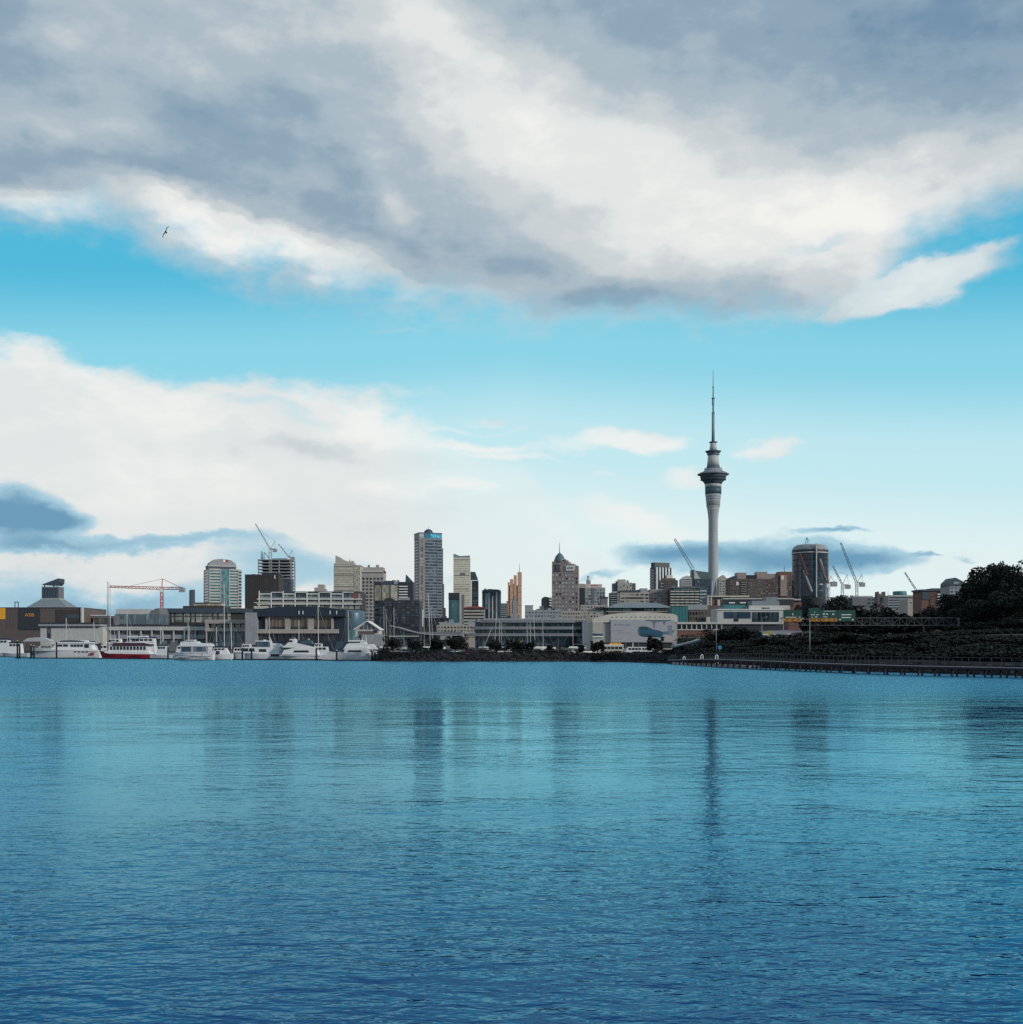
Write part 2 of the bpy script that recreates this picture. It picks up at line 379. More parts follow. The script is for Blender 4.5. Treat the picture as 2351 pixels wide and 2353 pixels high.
# rock armour along the near shore (nobody could count the stones)
def rocks(name, label, px0, px1, n, mat, zspread):
    m = MB()
    for k in range(n):
        px = random.uniform(px0, px1)
        D = None
        # find shore point on this column
        lo, hi = 20., 900.
        for _ in range(26):
            mid = (lo + hi) / 2
            if mid > shore(WX(px, mid)): hi = mid
            else: lo = mid
        t = random.uniform(-1.2, zspread); Y = hi + t; X = WX(px, hi)
        r = random.uniform(.25, .75); z = max(zt(X, Y), -.3) + r * .12
        q = Matrix.Rotation(random.uniform(0, 6.3), 3, 'Z') @ Matrix.Rotation(random.uniform(-.5, .5), 3, 'X')
        vv = [Vector((X, Y, z)) + q @ Vector((sx_ * r * random.uniform(.6, 1.2), sy_ * r * random.uniform(.6, 1.2), sz_ * r * random.uniform(.5, .9))) for sx_, sy_, sz_ in
              ((-1, -1, -1), (1, -1, -1), (1, 1, -1), (-1, 1, -1), (-1, -1, 1), (1, -1, 1), (1, 1, 1), (-1, 1, 1))]
        m.hexa(vv)
    return tag(m.build(name, mat), label, 'rocks', kind='stuff')
rk = M('basalt', (.020, .019, .023), .85, .5, .8, 0)
rocks('rock_armour', 'dark rock slope along the waterline below the parked cars', 868, 1545, 2600, rk, 6.0)
rocks('rock_bank', 'dark rocks under the boardwalk on the right shore', 1545, 2480, 1800, rk, 4.0)
# ------------------------------------------------------------------ building kit
CONC = M('concrete_grey', (.28, .29, .31)); CONCL = M('concrete_light', (.46, .45, .43)); CONCD = M('concrete_dark', (.15, .155, .17))
BEIGE = M('render_beige', (.36, .325, .30)); CREAM = M('render_cream', (.49, .455, .39)); WHITE = M('white_paint', (.74, .74, .72), .6, .12)
PINK = M('facade_pink', (.30, .235, .225)); BROWN = M('facade_brown', (.115, .092, .088)); DKBR = M('facade_dark_brown', (.055, .046, .046))
SLATE = M('slate_blue', (.052, .072, .098), .6); TALLG = M('facade_blue_grey', (.185, .20, .23)); NIGHT = M('roof_navy', (.022, .032, .050), .5); DARK = M('dark_metal', (.035, .038, .046), .5); STEEL = M('steel_grey', (.26, .28, .30), .45, metal=.3)
ROOFG = M('roof_grey', (.20, .225, .25), .6); TEAL = M('teal_panel', (.05, .17, .19), .5); REDR = M('roof_red', (.22, .075, .07)); SUNLIT = M('sunlit', (.54, .33, .235))
YEL = M('amber_panel', (.75, .36, .03), .6, .1); ORANGE = M('orange_sign', (.80, .33, .02), .5, .08); GREEN = M('sign_green', (.012, .085, .062), .5, .1)
NAVY = M('navy_canvas', (.02, .035, .09), .8); REDP = M('red_paint', (.30, .02, .03), .4, .1); CRANE_R = M('crane_red', (.42, .05, .05), .5); CRANE_B = M('crane_blue', (.12, .22, .30), .5)
BLUE = M('blue_sign', (.02, .30, .48), .4, .1); BRICK = M('brick_red', (.17, .085, .07)); TIMBER = M('weathered_timber', (.036, .032, .034), .9, .4)
GL = G('glass_dark'); GLB = G('glass_blue', (.03, .055, .085), (.13, .19, .24)); GLT = G('glass_teal', (.04, .13, .15), (.16, .28, .30)); GLW = G('glass_pale', (.10, .12, .13), (.40, .40, .36), share=.55)
GLY = G('glass_warm', (.15, .145, .12), (.46, .43, .33), share=.6); GLO = G('glass_bronze', (.10, .075, .06), (.22, .16, .12)); GLM = G('glass_mix', (.02, .026, .036), (.48, .47, .43), share=.45)
GLH = G('glass_blind', (.34, .33, .31), (.70, .69, .65), share=.5)
GLC = G('glass_cream', (.30, .285, .235), (.66, .62, .50), share=.6)
GLG = G('glass_sky', (.08, .12, .15), (.20, .26, .28), rough=.06)

class Bld:
    """a building: empty at its foot; main face along +x local (towards the viewer: -y), walls joined, windows separate"""
    def __init__(s, name, label, px0, px1, pyt, D, wall, depth=None, yaw=0.0, pxc=None, cat='building', group=None, pyb=None, core=True, edge=None):
        s.s = S(D); s.D = D; s.px0 = px0; s.yaw = math.radians(yaw); c = math.cos(s.yaw); sn = math.sin(abs(s.yaw))
        X0, Y0 = WX(px0, D), D
        if yaw > 0:                              # left flank shows between px0 and pxc
            s.w = (px1 - pxc) * s.s / c; s.d = (pxc - px0) * s.s / sn; s.a0 = pxc
            X0 = WX(pxc, D)
        elif yaw < 0:                            # right flank shows between pxc and px1
            s.w = (pxc - px0) * s.s / c; s.d = (px1 - pxc) * s.s / sn; s.a0 = px0
            X0 = WX(pxc, D) - s.w * c; Y0 = D + s.w * sn
        else:
            s.w = (px1 - px0) * s.s; s.d = depth or s.w; s.a0 = px0
        zb = min(zt(X0, Y0), zt(X0 + s.w, Y0 + s.d)) - .5 if pyb is None else WZ(pyb, D)
        s.base = zb; s.H = WZ(pyt, D) - zb
        s.root = empty(name, (X0, Y0, zb), label, cat, group, s.yaw)
        s.c = c; s.wallm = wall; s.mb = MB()
        if core: s.mb.box(0, s.w, 0, s.d, 0, s.H)
    def A(s, px): return (px - s.a0) * s.s / s.c
    def Z(s, py): return WZ(py, s.D) - s.base
    def fr(s, face):
        return {'front': ((0, 0), (1, 0), (0, -1), 0, s.w), 'right': ((s.w, 0), (0, 1), (1, 0), math.pi / 2, s.d), 'left': ((0, s.d), (0, -1), (-1, 0), -math.pi / 2, s.d)}[face]
    def fbox(s, mb, face, a0, a1, n0, n1, z0, z1):
        O, A, N, _, _ = s.fr(face)
        f = lambda a, n, z: (O[0] + A[0] * a + N[0] * n, O[1] + A[1] * a + N[1] * n, z)
        mb.hexa([f(a0, n1, z0), f(a1, n1, z0), f(a1, n0, z0), f(a0, n0, z0), f(a0, n1, z1), f(a1, n1, z1), f(a1, n0, z1), f(a0, n0, z1)])
    def pane(s, face, a0, a1, z0, z1, mat, n0=.03, n1=.12, name='window'):
        O, A, N, r, _ = s.fr(face); a = (a0 + a1) / 2; n = (n0 + n1) / 2
        return link(name, ubox(mat), s.root, (O[0] + A[0] * a + N[0] * n, O[1] + A[1] * a + N[1] * n, (z0 + z1) / 2), (0, 0, r), (a1 - a0, n1 - n0, z1 - z0))
    def grid(s, face, py0, py1, nf, nc, mats, wf=.6, cf=.7, pa=None, pr=.4, pier=True, band=True, skip=0.0):
        """nf storeys between rows py0 (top) and py1; nc windows per storey"""
        L = s.fr(face)[4]
        a0, a1 = (0, L) if pa is None else pa
        z1, z0 = s.Z(py0), s.Z(py1); fh = (z1 - z0) / nf; cw = (a1 - a0) / nc
        if not isinstance(mats, (list, tuple)): mats = [mats]
        if band:
            for i in range(nf + 1):
                zc = z0 + i * fh; hb = fh * (1 - wf) / 2
                s.fbox(s.mb, face, a0 - .02, a1 + .02, -.2, pr, zc - hb, zc + hb)
        if pier and cf < 1:
            for j in range(nc + 1):
                ac = a0 + j * cw; hw = cw * (1 - cf) / 2
                s.fbox(s.mb, face, max(ac - hw, a0), min(ac + hw, a1), -.2, pr - .05, z0, z1)
        for i in range(nf):
            for j in range(nc):
                if skip and random.random() < skip: continue
                zc = z0 + (i + .5) * fh; ac = a0 + (j + .5) * cw
                s.pane(face, ac - cw * cf / 2, ac + cw * cf / 2, zc - fh * wf / 2, zc + fh * wf / 2, random.choice(mats))
        return s
    def ribs(s, face, py0, py1, n, mat, cf=.6, pa=None, pr=.5):
        """full-height glass strips between ribs"""
        L = s.fr(face)[4]; a0, a1 = (0, L) if pa is None else pa; z1, z0 = s.Z(py0), s.Z(py1); cw = (a1 - a0) / n
        for j in range(n + 1):
            ac = a0 + j * cw; hw = cw * (1 - cf) / 2
            s.fbox(s.mb, face, max(ac - hw, a0), min(ac + hw, a1), -.2, pr, z0, z1)
        for j in range(n):
            ac = a0 + (j + .5) * cw; s.pane(face, ac - cw * cf / 2, ac + cw * cf / 2, z0, z1, mat)
        return s
    def balc(s, face, py0, py1, nf, mat, glass, pa=None, out=1.6, nc=1, rail=None):
        """projecting balconies, one slab with parapet per storey, dark glazing behind"""
        L = s.fr(face)[4]; a0, a1 = (0, L) if pa is None else pa; z1, z0 = s.Z(py0), s.Z(py1); fh = (z1 - z0) / nf; cw = (a1 - a0) / nc
        for i in range(nf):
            for j in range(nc):
                m = MB(); b0, b1 = a0 + j * cw + cw * .05, a0 + (j + 1) * cw - cw * .05; z = z0 + i * fh
                s.fbox(m, face, b0, b1, -.1, out, z, z + fh * .10)
                s.fbox(m, face, b0, b1, out - .12, out + .004, z + fh * .102, z + fh * .40)
                m.build('balcony', rail or mat, s.root)
                s.pane(face, b0 + .1, b1 - .1, z + fh * .14, z + fh * .92, glass)
        return s
    def part(s, name, mat, boxes, parent=None):        # boxes in (px0, px1, py_top, py_bot, y0, y1)
        m = MB()
        for (p0, p1, t, b, y0, y1) in boxes: m.box(s.A(p0), s.A(p1), y0, y1, s.Z(b), s.Z(t))
        return m.build(name, mat, parent or s.root)
    def poly(s, name, mat, pts, y0, y1, parent=None):   # side outline in photo pixels
        m = MB(); m.prism([(s.A(x), s.Z(y)) for x, y in reversed(pts)], y0, y1); return m.build(name, mat, parent or s.root)
    def pole(s, name, mat, px, py0, py1, y, r):
        m = MB(); m.tube((s.A(px), y, s.Z(py1)), (s.A(px), y, s.Z(py0)), r, r * .5); return m.build(name, mat, s.root)
    def clutter(s, px0, px1, py, n, y1, mat=None):      # plant boxes on a roof
        for k in range(n):
            p = random.uniform(px0, px1); ww = random.uniform(1.5, 4.5) / s.s * .7; h = random.uniform(1.0, 2.6) / s.s; yy = random.uniform(1.5, max(2.0, y1))
            s.part('roof_unit', mat or random.choice([STEEL, CONC, CONCD]), [(p, p + ww, py - h, py, yy, yy + random.uniform(1.5, 3))])
    def done(s):
        s.mb.build('wall', s.wallm, s.root)
        if s.D >= 850 and s.w > 9:                       # lift motors, tanks and ducts on the roofs
            for k in range(2 + int(s.w / 22)):
                a = random.uniform(.08, .8) * s.w; ww = random.uniform(1.6, 4.2); hh = random.uniform(.9, 2.3); yy = random.uniform(.15, .6) * s.d; m = MB()
                m.box(a, min(a + ww, s.w - .4), yy, yy + random.uniform(1.6, 3.2), s.H + .003, s.H + hh); m.build('roof_unit', random.choice([STEEL, CONC, CONCD, SLATE]), s.root)
        return s
# ================================================================== west waterfront (left edge)
b = Bld('exhibition_hall', 'long brown hall at left edge with dark panel bearing orange letters', -90, 186, 1397, 640, BROWN, 40)
b.part('amber_panel', YEL, [(-60, 12, 1397, 1423, -.5, .1)])
dp = b.part('entrance_panel', DARK, [(45, 92, 1398, 1447, -.45, .1)])
b.part('dark_bay', DKBR, [(130, 186, 1400.5, 1430, -.4, .1)])
b.pane('front', b.A(152), b.A(183), b.Z(1420), b.Z(1412), GLB, .42, .5)
b.part('parapet', DARK, [(-90, 186.4, 1395.5, 1397, -.3, 40)])
for k in range(5): b.part('panel_joint', DKBR, [(16 + k * 6, 16.5 + k * 6, 1399, 1446, -.06, .1)])
tx = bpy.data.curves.new('sign_text', 'FONT'); tx.body = 'ASB'; tx.size = 10.2 * b.s; tx.extrude = .05; tx.align_x = 'CENTER'; tx.space_character = 1.15
to = bpy.data.objects.new('sign_text', tx); COL.objects.link(to); bpy.context.view_layer.update()
tm = bpy.data.meshes.new_from_object(to.evaluated_get(bpy.context.evaluated_depsgraph_get())); bpy.data.objects.remove(to)
tm.materials.clear(); tm.materials.append(ORANGE); link('sign_letters', tm, b.root, (b.A(68.5), -.52, b.Z(1416.5)), (math.pi / 2, 0, 0), (1.15, 1, 1))
b.part('roof_frame', DARK, [(28, 29.4, 1382, 1395.6, 3, 3.4), (35.6, 37, 1382, 1395.6, 3, 3.4), (29.4, 35.6, 1382, 1384, 3, 3.4)])
b.part('corner_pier', CONCL, [(187, 190, 1396, 1436, -1.0, 2)])
b.done()
b = Bld('vent_tower', 'squat grey tower with sloping cap rising from a pyramid roof, far left', 96, 135, 1348, 690, CONCD, 8)
m = MB(); z0, z1 = b.Z(1400), b.Z(1377)
m.hexa([(b.A(64), -6, z0), (b.A(166), -6, z0), (b.A(166), 16, z0), (b.A(64), 16, z0), (b.A(94), -.3, z1), (b.A(137), -.3, z1), (b.A(137), 8.3, z1), (b.A(94), 8.3, z1)])
m.build('pyramid_roof', ROOFG, b.root)
b.part('roof_collar', CONCL, [(93.6, 137.4, 1375.5, 1377.2, -.5, 8.5)])
for k in range(6): b.part('louvre_panel', SLATE, [(97.5 + k * 6.2, 102.5 + k * 6.2, 1351, 1373, -.25, .1)])
for q_ in ((99, 1), (128, 1), (113, 6)): b.part('cap_post', CONCL, [(q_[0], q_[0] + 2, 1344, 1348, q_[1], q_[1] + 1)])
b.poly('sloping_cap', SLATE, [(96, 1343.5), (135.5, 1329), (135, 1338), (130.5, 1345)], -.8, 8.8)
b.done()
b = Bld('quay_shed', 'low white shed with one dark door behind the white launch', 93, 236, 1441, 600, CONCL, 14)
b.part('fascia', CONC, [(90, 232, 1434.5, 1439, -1.2, 14)]); b.part('roof_edge', DARK, [(90.5, 231.5, 1439, 1441.2, -.9, 13)]); b.part('roof', DARK, [(92, 230, 1430.5, 1434.5, -.9, 13)])
dr = b.part('door', DARK, [(108.5, 117, 1443.5, 1471, -.12, .1)]); b.part('door_pane', GLB, [(110, 115.5, 1446, 1455, -.16, -.121)], dr)
b.done()
b = Bld('service_block', 'small dark flat-roofed block right of the brown hall', 187, 268, 1415, 655, CONCD, 20)
b.part('light_bay', CONCL, [(190, 202, 1416, 1440, -.3, .1)]); b.grid('front', 1418, 1438, 1, 5, [GL, GLO], .8, .85, pa=(b.A(204), b.A(262)))
b.part('roof_edge', WHITE, [(187, 256, 1413.2, 1415, -.5, 18)])
b.done()
b = Bld('glass_hall', 'pale green glazed hall with flat white roof behind the masts', 264, 366, 1411, 660, GLG, 26)
b.part('roof', CONCL, [(262, 345, 1399, 1411.2, 3, 26)]); b.part('base', DARK, [(264, 372, 1435, 1446, -.8, .2)])
for k in range(10): b.pane('front', b.A(264.5 + k * 10.1), b.A(273.6 + k * 10.1), b.Z(1434), b.Z(1412.5), GLG, .05, .15)
b.poly('roof_end', CONCD, [(343, 1411), (352, 1399), (362, 1397), (366, 1411)], 2, 20)
b.done()
b = Bld('quay_gallery', 'long low white quay building with dark bays between columns', 248, 476, 1441, 575, CONCD, 12)
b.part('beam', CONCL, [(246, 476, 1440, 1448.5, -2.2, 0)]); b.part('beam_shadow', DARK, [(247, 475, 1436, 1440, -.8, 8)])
for k in range(10): b.part('column', CONCL, [(250 + k * 25, 252.5 + k * 25, 1448.6, 1475, -1.9, -1.3)])
for k in range(9): b.pane('front', b.A(253.5 + k * 25), b.A(273.5 + k * 25), b.Z(1458), b.Z(1449), GL, .02, .1)
b.part('parapet', CONC, [(249, 474, 1458.5, 1468, -1.2, -.9)])
b.done()
b = Bld('dark_gallery', 'dark low gallery with two rows of pale panes behind the quay', 362, 566, 1408, 680, DKBR, 30)
b.part('roof', SLATE, [(360, 566, 1398, 1408.2, -1.2, 28)]); b.part('roof_box', DKBR, [(418, 513, 1392, 1398.2, 2, 18)])
b.part('lit_clerestory', GLY, [(442, 506, 1385.5, 1391, 3, 12)]); b.part('clerestory_roof', BROWN, [(441, 507, 1384, 1385.6, 2.4, 13)])
for p0, p1 in ((395, 399), (403, 419), (423, 436), (440, 447), (451, 464), (465, 478), (479, 487), (491, 499), (503, 512), (513, 519), (523, 530)):
    for y0, y1 in ((1408.5, 1416), (1418, 1430)): b.pane('front', b.A(p0), b.A(p1), b.Z(y1), b.Z(y0), GLW, .03, .12)
b.part('base', DARK, [(360, 480, 1432, 1440, -1.5, .1)])
b.done()

# ================================================================== left towers
b = Bld('office_tower', 'white banded tower with teal glass strip up its middle', 452, 548, 1307, 1150, CONCL, yaw=24, pxc=480)
b.grid('front', 1308, 1396, 13, 1, [GLT], .52, 1.0, pa=(b.A(482), b.A(503)), pier=False)
b.grid('front', 1308, 1396, 13, 1, [GLT], .52, 1.0, pa=(b.A(523), b.A(540)), pier=False)
b.grid('left', 1308, 1396, 13, 1, [GL], .56, .86)
b.part('glass_strip', GLT, [(505, 521, 1307.5, 1396, -1.0, .1)])
for p in (481, 503.4, 521.6, 540): b.part('fin', CONCL, [(p, p + 1.4, 1306.5, 1396, -.9, .1)])
b.grid('front', 1310, 1396, 12, 1, [GL], .55, 1.0, pa=(b.A(542), b.A(548)), pier=False)
b.part('crown_band', SLATE, [(479, 537, 1301, 1307.1, .6, 16)]); b.part('crown_cornice', CONCL, [(478, 538, 1299, 1301, .2, 17)])
b.poly('plant_dome', CONC, [(480, 1299), (483, 1292), (492, 1285), (505, 1283), (526, 1285), (536, 1293), (538, 1299)], 2, 15)
b.part('logo', REDP, [(515, 520, 1284.5, 1289.5, 1.4, 2.1)]); b.part('logo_plate', WHITE, [(510, 515, 1285, 1290, 1.5, 2.1)])
b.part('side_wing', SLATE, [(449, 456, 1354, 1396, 14, 30)])
b.done()
b = Bld('dark_tower', 'dark brown slab tower standing in front of the construction tower', 563, 640, 1321, 1040, DKBR, 24)
b.ribs('front', 1325, 1412, 15, G('glass_brown', (.02, .02, .024), (.07, .055, .05)), .55)
b.part('roof_band', DARK, [(563, 640, 1320, 1325, -.6, .2)]); b.part('roof_box', DARK, [(600, 640, 1317, 1322, 3, 15)]); b.part('hoist', WHITE, [(631, 633, 1322, 1330, -.9, -.3)])
b.done()
b = Bld('construction_tower', 'unfinished concrete tower frame with open floors and cranes on top', 592, 668, 1288, 1200, CONCD, 26, core=False)
zt_, zb_ = b.Z(1286), b.Z(1365); n = 11
for i in range(n + 1):
    z = zb_ + (zt_ - zb_) * i / n; m = MB(); m.box(0, b.w, 0, 26, z - .45, z + .45); m.build('floor_slab', CONC, b.root)
for px in (592.5, 618, 622, 640, 667):
    m = MB(); a = b.A(px); m.box(a, a + 1.1, .6, 1.7, 0, zt_ - .5); m.box(a, a + 1.1, 22, 23.1, 0, zt_ - .5); m.build('column', CONC, b.root)
m = MB(); m.box(b.A(620), b.A(664), 9, 20, 0, zt_ + 2); m.build('core', CONCD, b.root)
m = MB(); m.box(b.A(596), b.A(664), 20.2, 20.5, zb_ - 20, zt_ - .6); m.build('mesh_screen', SLATE, b.root)
m = MB(); m.box(0, b.w, 1.9, 25, 0, zb_ - .6); m.build('wall', CONCD, b.root)
for p in (598.5, 601.5, 605): b.pole('rebar_post', DARK, p, 1265 + (p - 598) * .5, 1286, 4, .5)
m = MB(); m.tube((b.A(606), 4, b.Z(1269)), (b.A(617), 4, b.Z(1283)), .35); m.build('brace', DARK, b.root)
b = Bld('glazed_tower', 'blue glass corner of tower right of the construction frame', 640, 668, 1330, 1195, SLATE, 16)
b.grid('front', 1331, 1372, 6, 4, [GLB, GL], .6, .8); b.done()

# ================================================================== apartments & arched pavilion on the quay
b = Bld('apartment_block', 'cream apartment block with white framed balconies above the arched pavilion', 592, 832, 1361, 700, DKBR, 18)
for (y0, y1) in ((1362, 1376), (1377.5, 1387), (1388.5, 1400)):
    for k in range(9):
        p0 = 596 + k * 27.4; p1 = p0 + 25.5
        wmat = GLW if (k % 2 == 0 or y0 > 1370) else GLB
        b.pane('front', b.A(p0 + 1), b.A(p0 + 12), b.Z(y1), b.Z(y0 + 1.5), wmat, .05, .15); b.pane('front', b.A(p0 + 13.2), b.A(min(p1 - 1, 831)), b.Z(y1), b.Z(y0 + 1.5), wmat, .05, .15)
for y in (1376.2, 1387.4): b.part('balcony_slab', WHITE, [(592, 832, y - .2, y + 1.8, -1.9, 0)])
for k in range(8):
    p0 = 596 + k * 27.4; tall = k % 2 == 0
    b.part('balcony_frame', WHITE, [(p0, p0 + 2, 1358 if tall else 1362, 1398, -1.8, -1.2)])
    b.part('frame_head', WHITE, [(p0 + 2, p0 + 26, 1364 if tall else 1360.5, 1366 if tall else 1362, -1.8, -1.3)])
    b.part('balustrade', CONC, [(p0 + 3, p0 + 25, 1371.5 if tall else 1373, 1375.8, -1.5, -1.3)])
    b.part('balustrade', BEIGE, [(p0 + 3, p0 + 25, 1382.5, 1387, -1.5, -1.3)])
b.part('terrace', CREAM, [(585, 618, 1384, 1386, -2.2, 3), (585, 618, 1393, 1399, -2.2, 3)])
b.part('roof', SLATE, [(606, 828, 1358.5, 1361, 1.5, 17)])
b.part('penthouse', BEIGE, [(727, 741, 1342, 1359, 5, 12), (719, 727, 1349, 1359, 5, 12), (741, 745, 1352, 1359, 5, 12)])
b.part('end_bay', BRICK, [(809, 824, 1363, 1375, -.5, .1)])
b.done()
b = Bld('arched_pavilion', 'dark pavilion with shallow arched roof and three brown glazed bays', 590, 792, 1417, 560, NIGHT, 26)
arch = [(588, 1417)] + [(588 + 208 * i / 12, 1404 - 10.5 * math.sin(math.pi * (i + .6) / 13) ** .8) for i in range(13)] + [(796, 1417)]
b.poly('arched_roof', NIGHT, arch, -3.0, 26)
b.part('frame', BEIGE, [(611, 616, 1416.5, 1446, -1.2, .1), (656, 668, 1416.5, 1446, -1.2, .1), (708, 722, 1416.5, 1446, -1.2, .1), (762, 767, 1416.5, 1446, -1.2, .1)])
b.part('lower_band', BEIGE, [(590, 779, 1446, 1455.5, -2.4, .1)])
for p0, p1 in ((616, 656), (668, 708), (722, 762)):
    pn = b.part('glazed_bay', GLO, [(p0 + .5, p1 - .5, 1417, 1445.8, -.35, .1)])
    for q in range(1, 5): b.part('mullion', DKBR, [(p0 + q * 8 - .3, p0 + q * 8 + .3, 1417, 1445, -.5, -.34)], pn)
    b.part('sill', DARK, [(p0 + .5, p1 - .5, 1440, 1445.5, -.46, -.35)], pn)
for p in (689, 698, 760, 775): b.part('roof_light', WHITE, [(p, p + 1.8, 1404, 1412, -3.25, -2.95)])
for k in range(12): b.pane('front', b.A(594 + k * 15), b.A(606 + k * 15), b.Z(1474), b.Z(1457), GL, .02, .1)
b.part('pier', CONC, [(567, 594, 1408, 1482, -3.4, 6)])
b.done()
b = Bld('drum_wing', 'blue rounded glass drum at right end of the arched pavilion', 782, 834, 1420, 575, SLATE, 18, core=False)
m = MB(); cx_ = b.A(800); r = 34 * b.s
m.lathe([(r, 0), (r, b.Z(1409)), (r * .97, b.Z(1405)), (r * .7, b.Z(1402)), (.1, b.Z(1401))], 36, cx_, r); m.build('drum', M('drum_blue', (.07, .13, .18), .35), b.root)
for k in range(7):
    t = math.radians(-100 + k * 18); m = MB(); m.box(-1.15, 1.15, -.06, .06, b.Z(1480), b.Z(1448)); m.build('window', GLT, b.root, (cx_ + (r + .05) * math.cos(t), r + (r + .05) * math.sin(t), 0), (0, 0, t + math.pi / 2))
b = Bld('terrace_wing', 'beige wing with open terrace left of the arched pavilion', 474, 567, 1425, 568, BEIGE, 14, core=False)
b.part('upper_beam', BEIGE, [(473, 567, 1424, 1433, -1.5, 8)]); b.part('lower_beam', BEIGE, [(473, 567, 1443.5, 1451, -1.6, 8)])
b.part('recess', DKBR, [(475, 566, 1433, 1443.5, 2, 8)]); b.part('post', CONC, [(473.2, 480, 1433, 1443.5, -1.4, 1.9)])
for k in range(6): b.part('loggia_pane', GLY, [(482 + k * 14, 494 + k * 14, 1434, 1442.5, 1.8, 1.98)])
for k in range(6): b.pane('front', b.A(477 + k * 15), b.A(489.5 + k * 15), b.Z(1475), b.Z(1453), GLB if k > 1 else GL, .02, .1)
b.part('ground_wall', CONC, [(474, 567, 1451, 1484, 0, 8)])
for p in (475, 497, 538): b.part('post', CONCL, [(p, p + 2, 1451, 1482, -1.2, -.6)])
b.done()
b = Bld('boathouse', 'small white gabled boathouse with dark gable window', 816, 871, 1443, 470, CONCL, 12)
b.poly('gable', CONCL, [(817, 1443.2), (844.5, 1429), (870, 1443.2)], 0, 12)
m = MB()
for (xa, ya, xb, yb) in ((813, 1446, 844.5, 1426.5), (844.5, 1426.5, 874, 1446)):
    m.hexa([(b.A(xa), -1, b.Z(ya + 1.6)), (b.A(xb), -1, b.Z(yb + 1.6)), (b.A(xb), 12.5, b.Z(yb + 1.6)), (b.A(xa), 12.5, b.Z(ya + 1.6)), (b.A(xa), -1, b.Z(ya - .4)), (b.A(xb), -1, b.Z(yb - .4)), (b.A(xb), 12.5, b.Z(yb - .4)), (b.A(xa), 12.5, b.Z(ya - .4))])
m.build('roof', WHITE, b.root)
b.poly('gable_window', GL, [(826, 1446), (829, 1440), (843, 1433.5), (848, 1433.5), (860, 1440), (862, 1446)], -.15, -.02)
for p in (835, 844, 853): b.part('mullion', CONCL, [(p, p + 1, 1434, 1446, -.22, -.155)])
b.part('lower_front', BROWN, [(825, 862, 1450, 1470, -.2, -.02)]); b.part('door', NAVY, [(859, 868, 1448, 1454, -.25, -.03)])
b.part('side_shed', CONC, [(833, 885, 1458, 1486, -3, -.4)]); b.done()

# ================================================================== middle towers
b = Bld('slant_tower', 'beige banded tower with sloping blade top', 767, 828, 1300, 1130, M('render_sand', (.45, .41, .36)), 22)
b.grid('front', 1296, 1363, 16, 1, [GLC, GLC, GLO], .42, 1.0, pa=(b.A(767.3), b.A(812)), pier=False)
b.grid('front', 1303, 1363, 13, 3, [GLC, GLO], .5, .7, pa=(b.A(813), b.A(827.5)))
b.poly('blade_top', M('render_sand'), [(770.5, 1300), (771, 1276), (778, 1279), (790, 1287), (800, 1290), (813, 1292), (814, 1300.2)], -.15, 20)
b.part('roof_cap', CONCD, [(812, 829, 1299, 1300.4, -.5, 22)]); b.part('roof_box', CONC, [(801, 803, 1285, 1290, 4, 7), (806, 811, 1288.5, 1292, 3, 9)]); b.done()
b = Bld('hex_window_tower', 'beige tower with grid of dark rounded windows', 831, 881.5, 1310, 1000, BEIGE, 20)
b.grid('front', 1326, 1432, 13, 6, [GL, GLB, GL], .64, .66)
b.part('top_band', CREAM, [(831, 881.5, 1311, 1315, -.6, 20)]); b.part('slot', SLATE, [(831.5, 881, 1315, 1317.5, -.2, 19)]); b.part('upper_wall', BEIGE, [(831, 881.5, 1317.5, 1326, -.45, .1)])
b.part('penthouse', BEIGE, [(834, 880, 1303, 1310.2, 2, 17)]); b.clutter(838, 872, 1303, 3, 10); b.done()
b = Bld('yellow_glass_block', 'mid-rise block with pale yellow glass and white strips left of the tallest office tower', 860, 950, 1337, 900, SLATE, 22)
for p0, p1 in ((861, 876), (878, 895), (898, 914)): 
    b.pane('front', b.A(p0), b.A(p1), b.Z(1380), b.Z(1344.5), GLY, .05, .2)
for k in range(5): b.part('sunshade', WHITE, [(917, 937, 1346.5 + k * 6.2, 1348.7 + k * 6.2, -1.0, -.2)])
b.part('dark_bay', DARK, [(915, 949, 1338, 1378, -.2, .1)]); b.part('left_cap', DARK, [(861, 876, 1337, 1344, -.6, .1)])
b.part('roof_box', SLATE, [(882, 905, 1334, 1337.2, 3, 12)]); b.part('roof_room', CONC, [(905, 914, 1335.5, 1342, -.5, 4)])
b.poly('fin', SLATE, [(930.5, 1337), (931.5, 1319), (935, 1322), (948, 1336), (948, 1337)], 4, 5.5)
b.part('base_band', CONC, [(914, 942, 1373, 1379, -.5, -.21)]); b.done()
b = Bld('dark_glass_block', 'low black glass block at foot of the tallest office tower', 861, 964, 1380, 760, DARK, 24)
b.grid('front', 1381, 1446, 11, 10, [GL, GLB, GL], .62, .74, pr=.25)
b.poly('barrel_vent', DARK, [(880, 1380.1), (884, 1375), (893, 1373), (902, 1375), (906, 1380.1)], 3, 14)
for p in (884, 904, 921): b.part('rib', SLATE, [(p, p + 1.4, 1386, 1446, -.6, -.2)])
b.done()
b = Bld('tall_office_tower', 'tallest grey office tower with small dome and blue rooftop sign', 950, 1015, 1237, 1180, TALLG, yaw=20, pxc=963)
b.grid('left', 1239, 1440, 29, 1, [GL], .55, .9)
b.grid('front', 1239, 1440, 29, 3, [GLB, GLG, GLB], .55, .96, pa=(b.A(976), b.A(1003)), pr=.5)
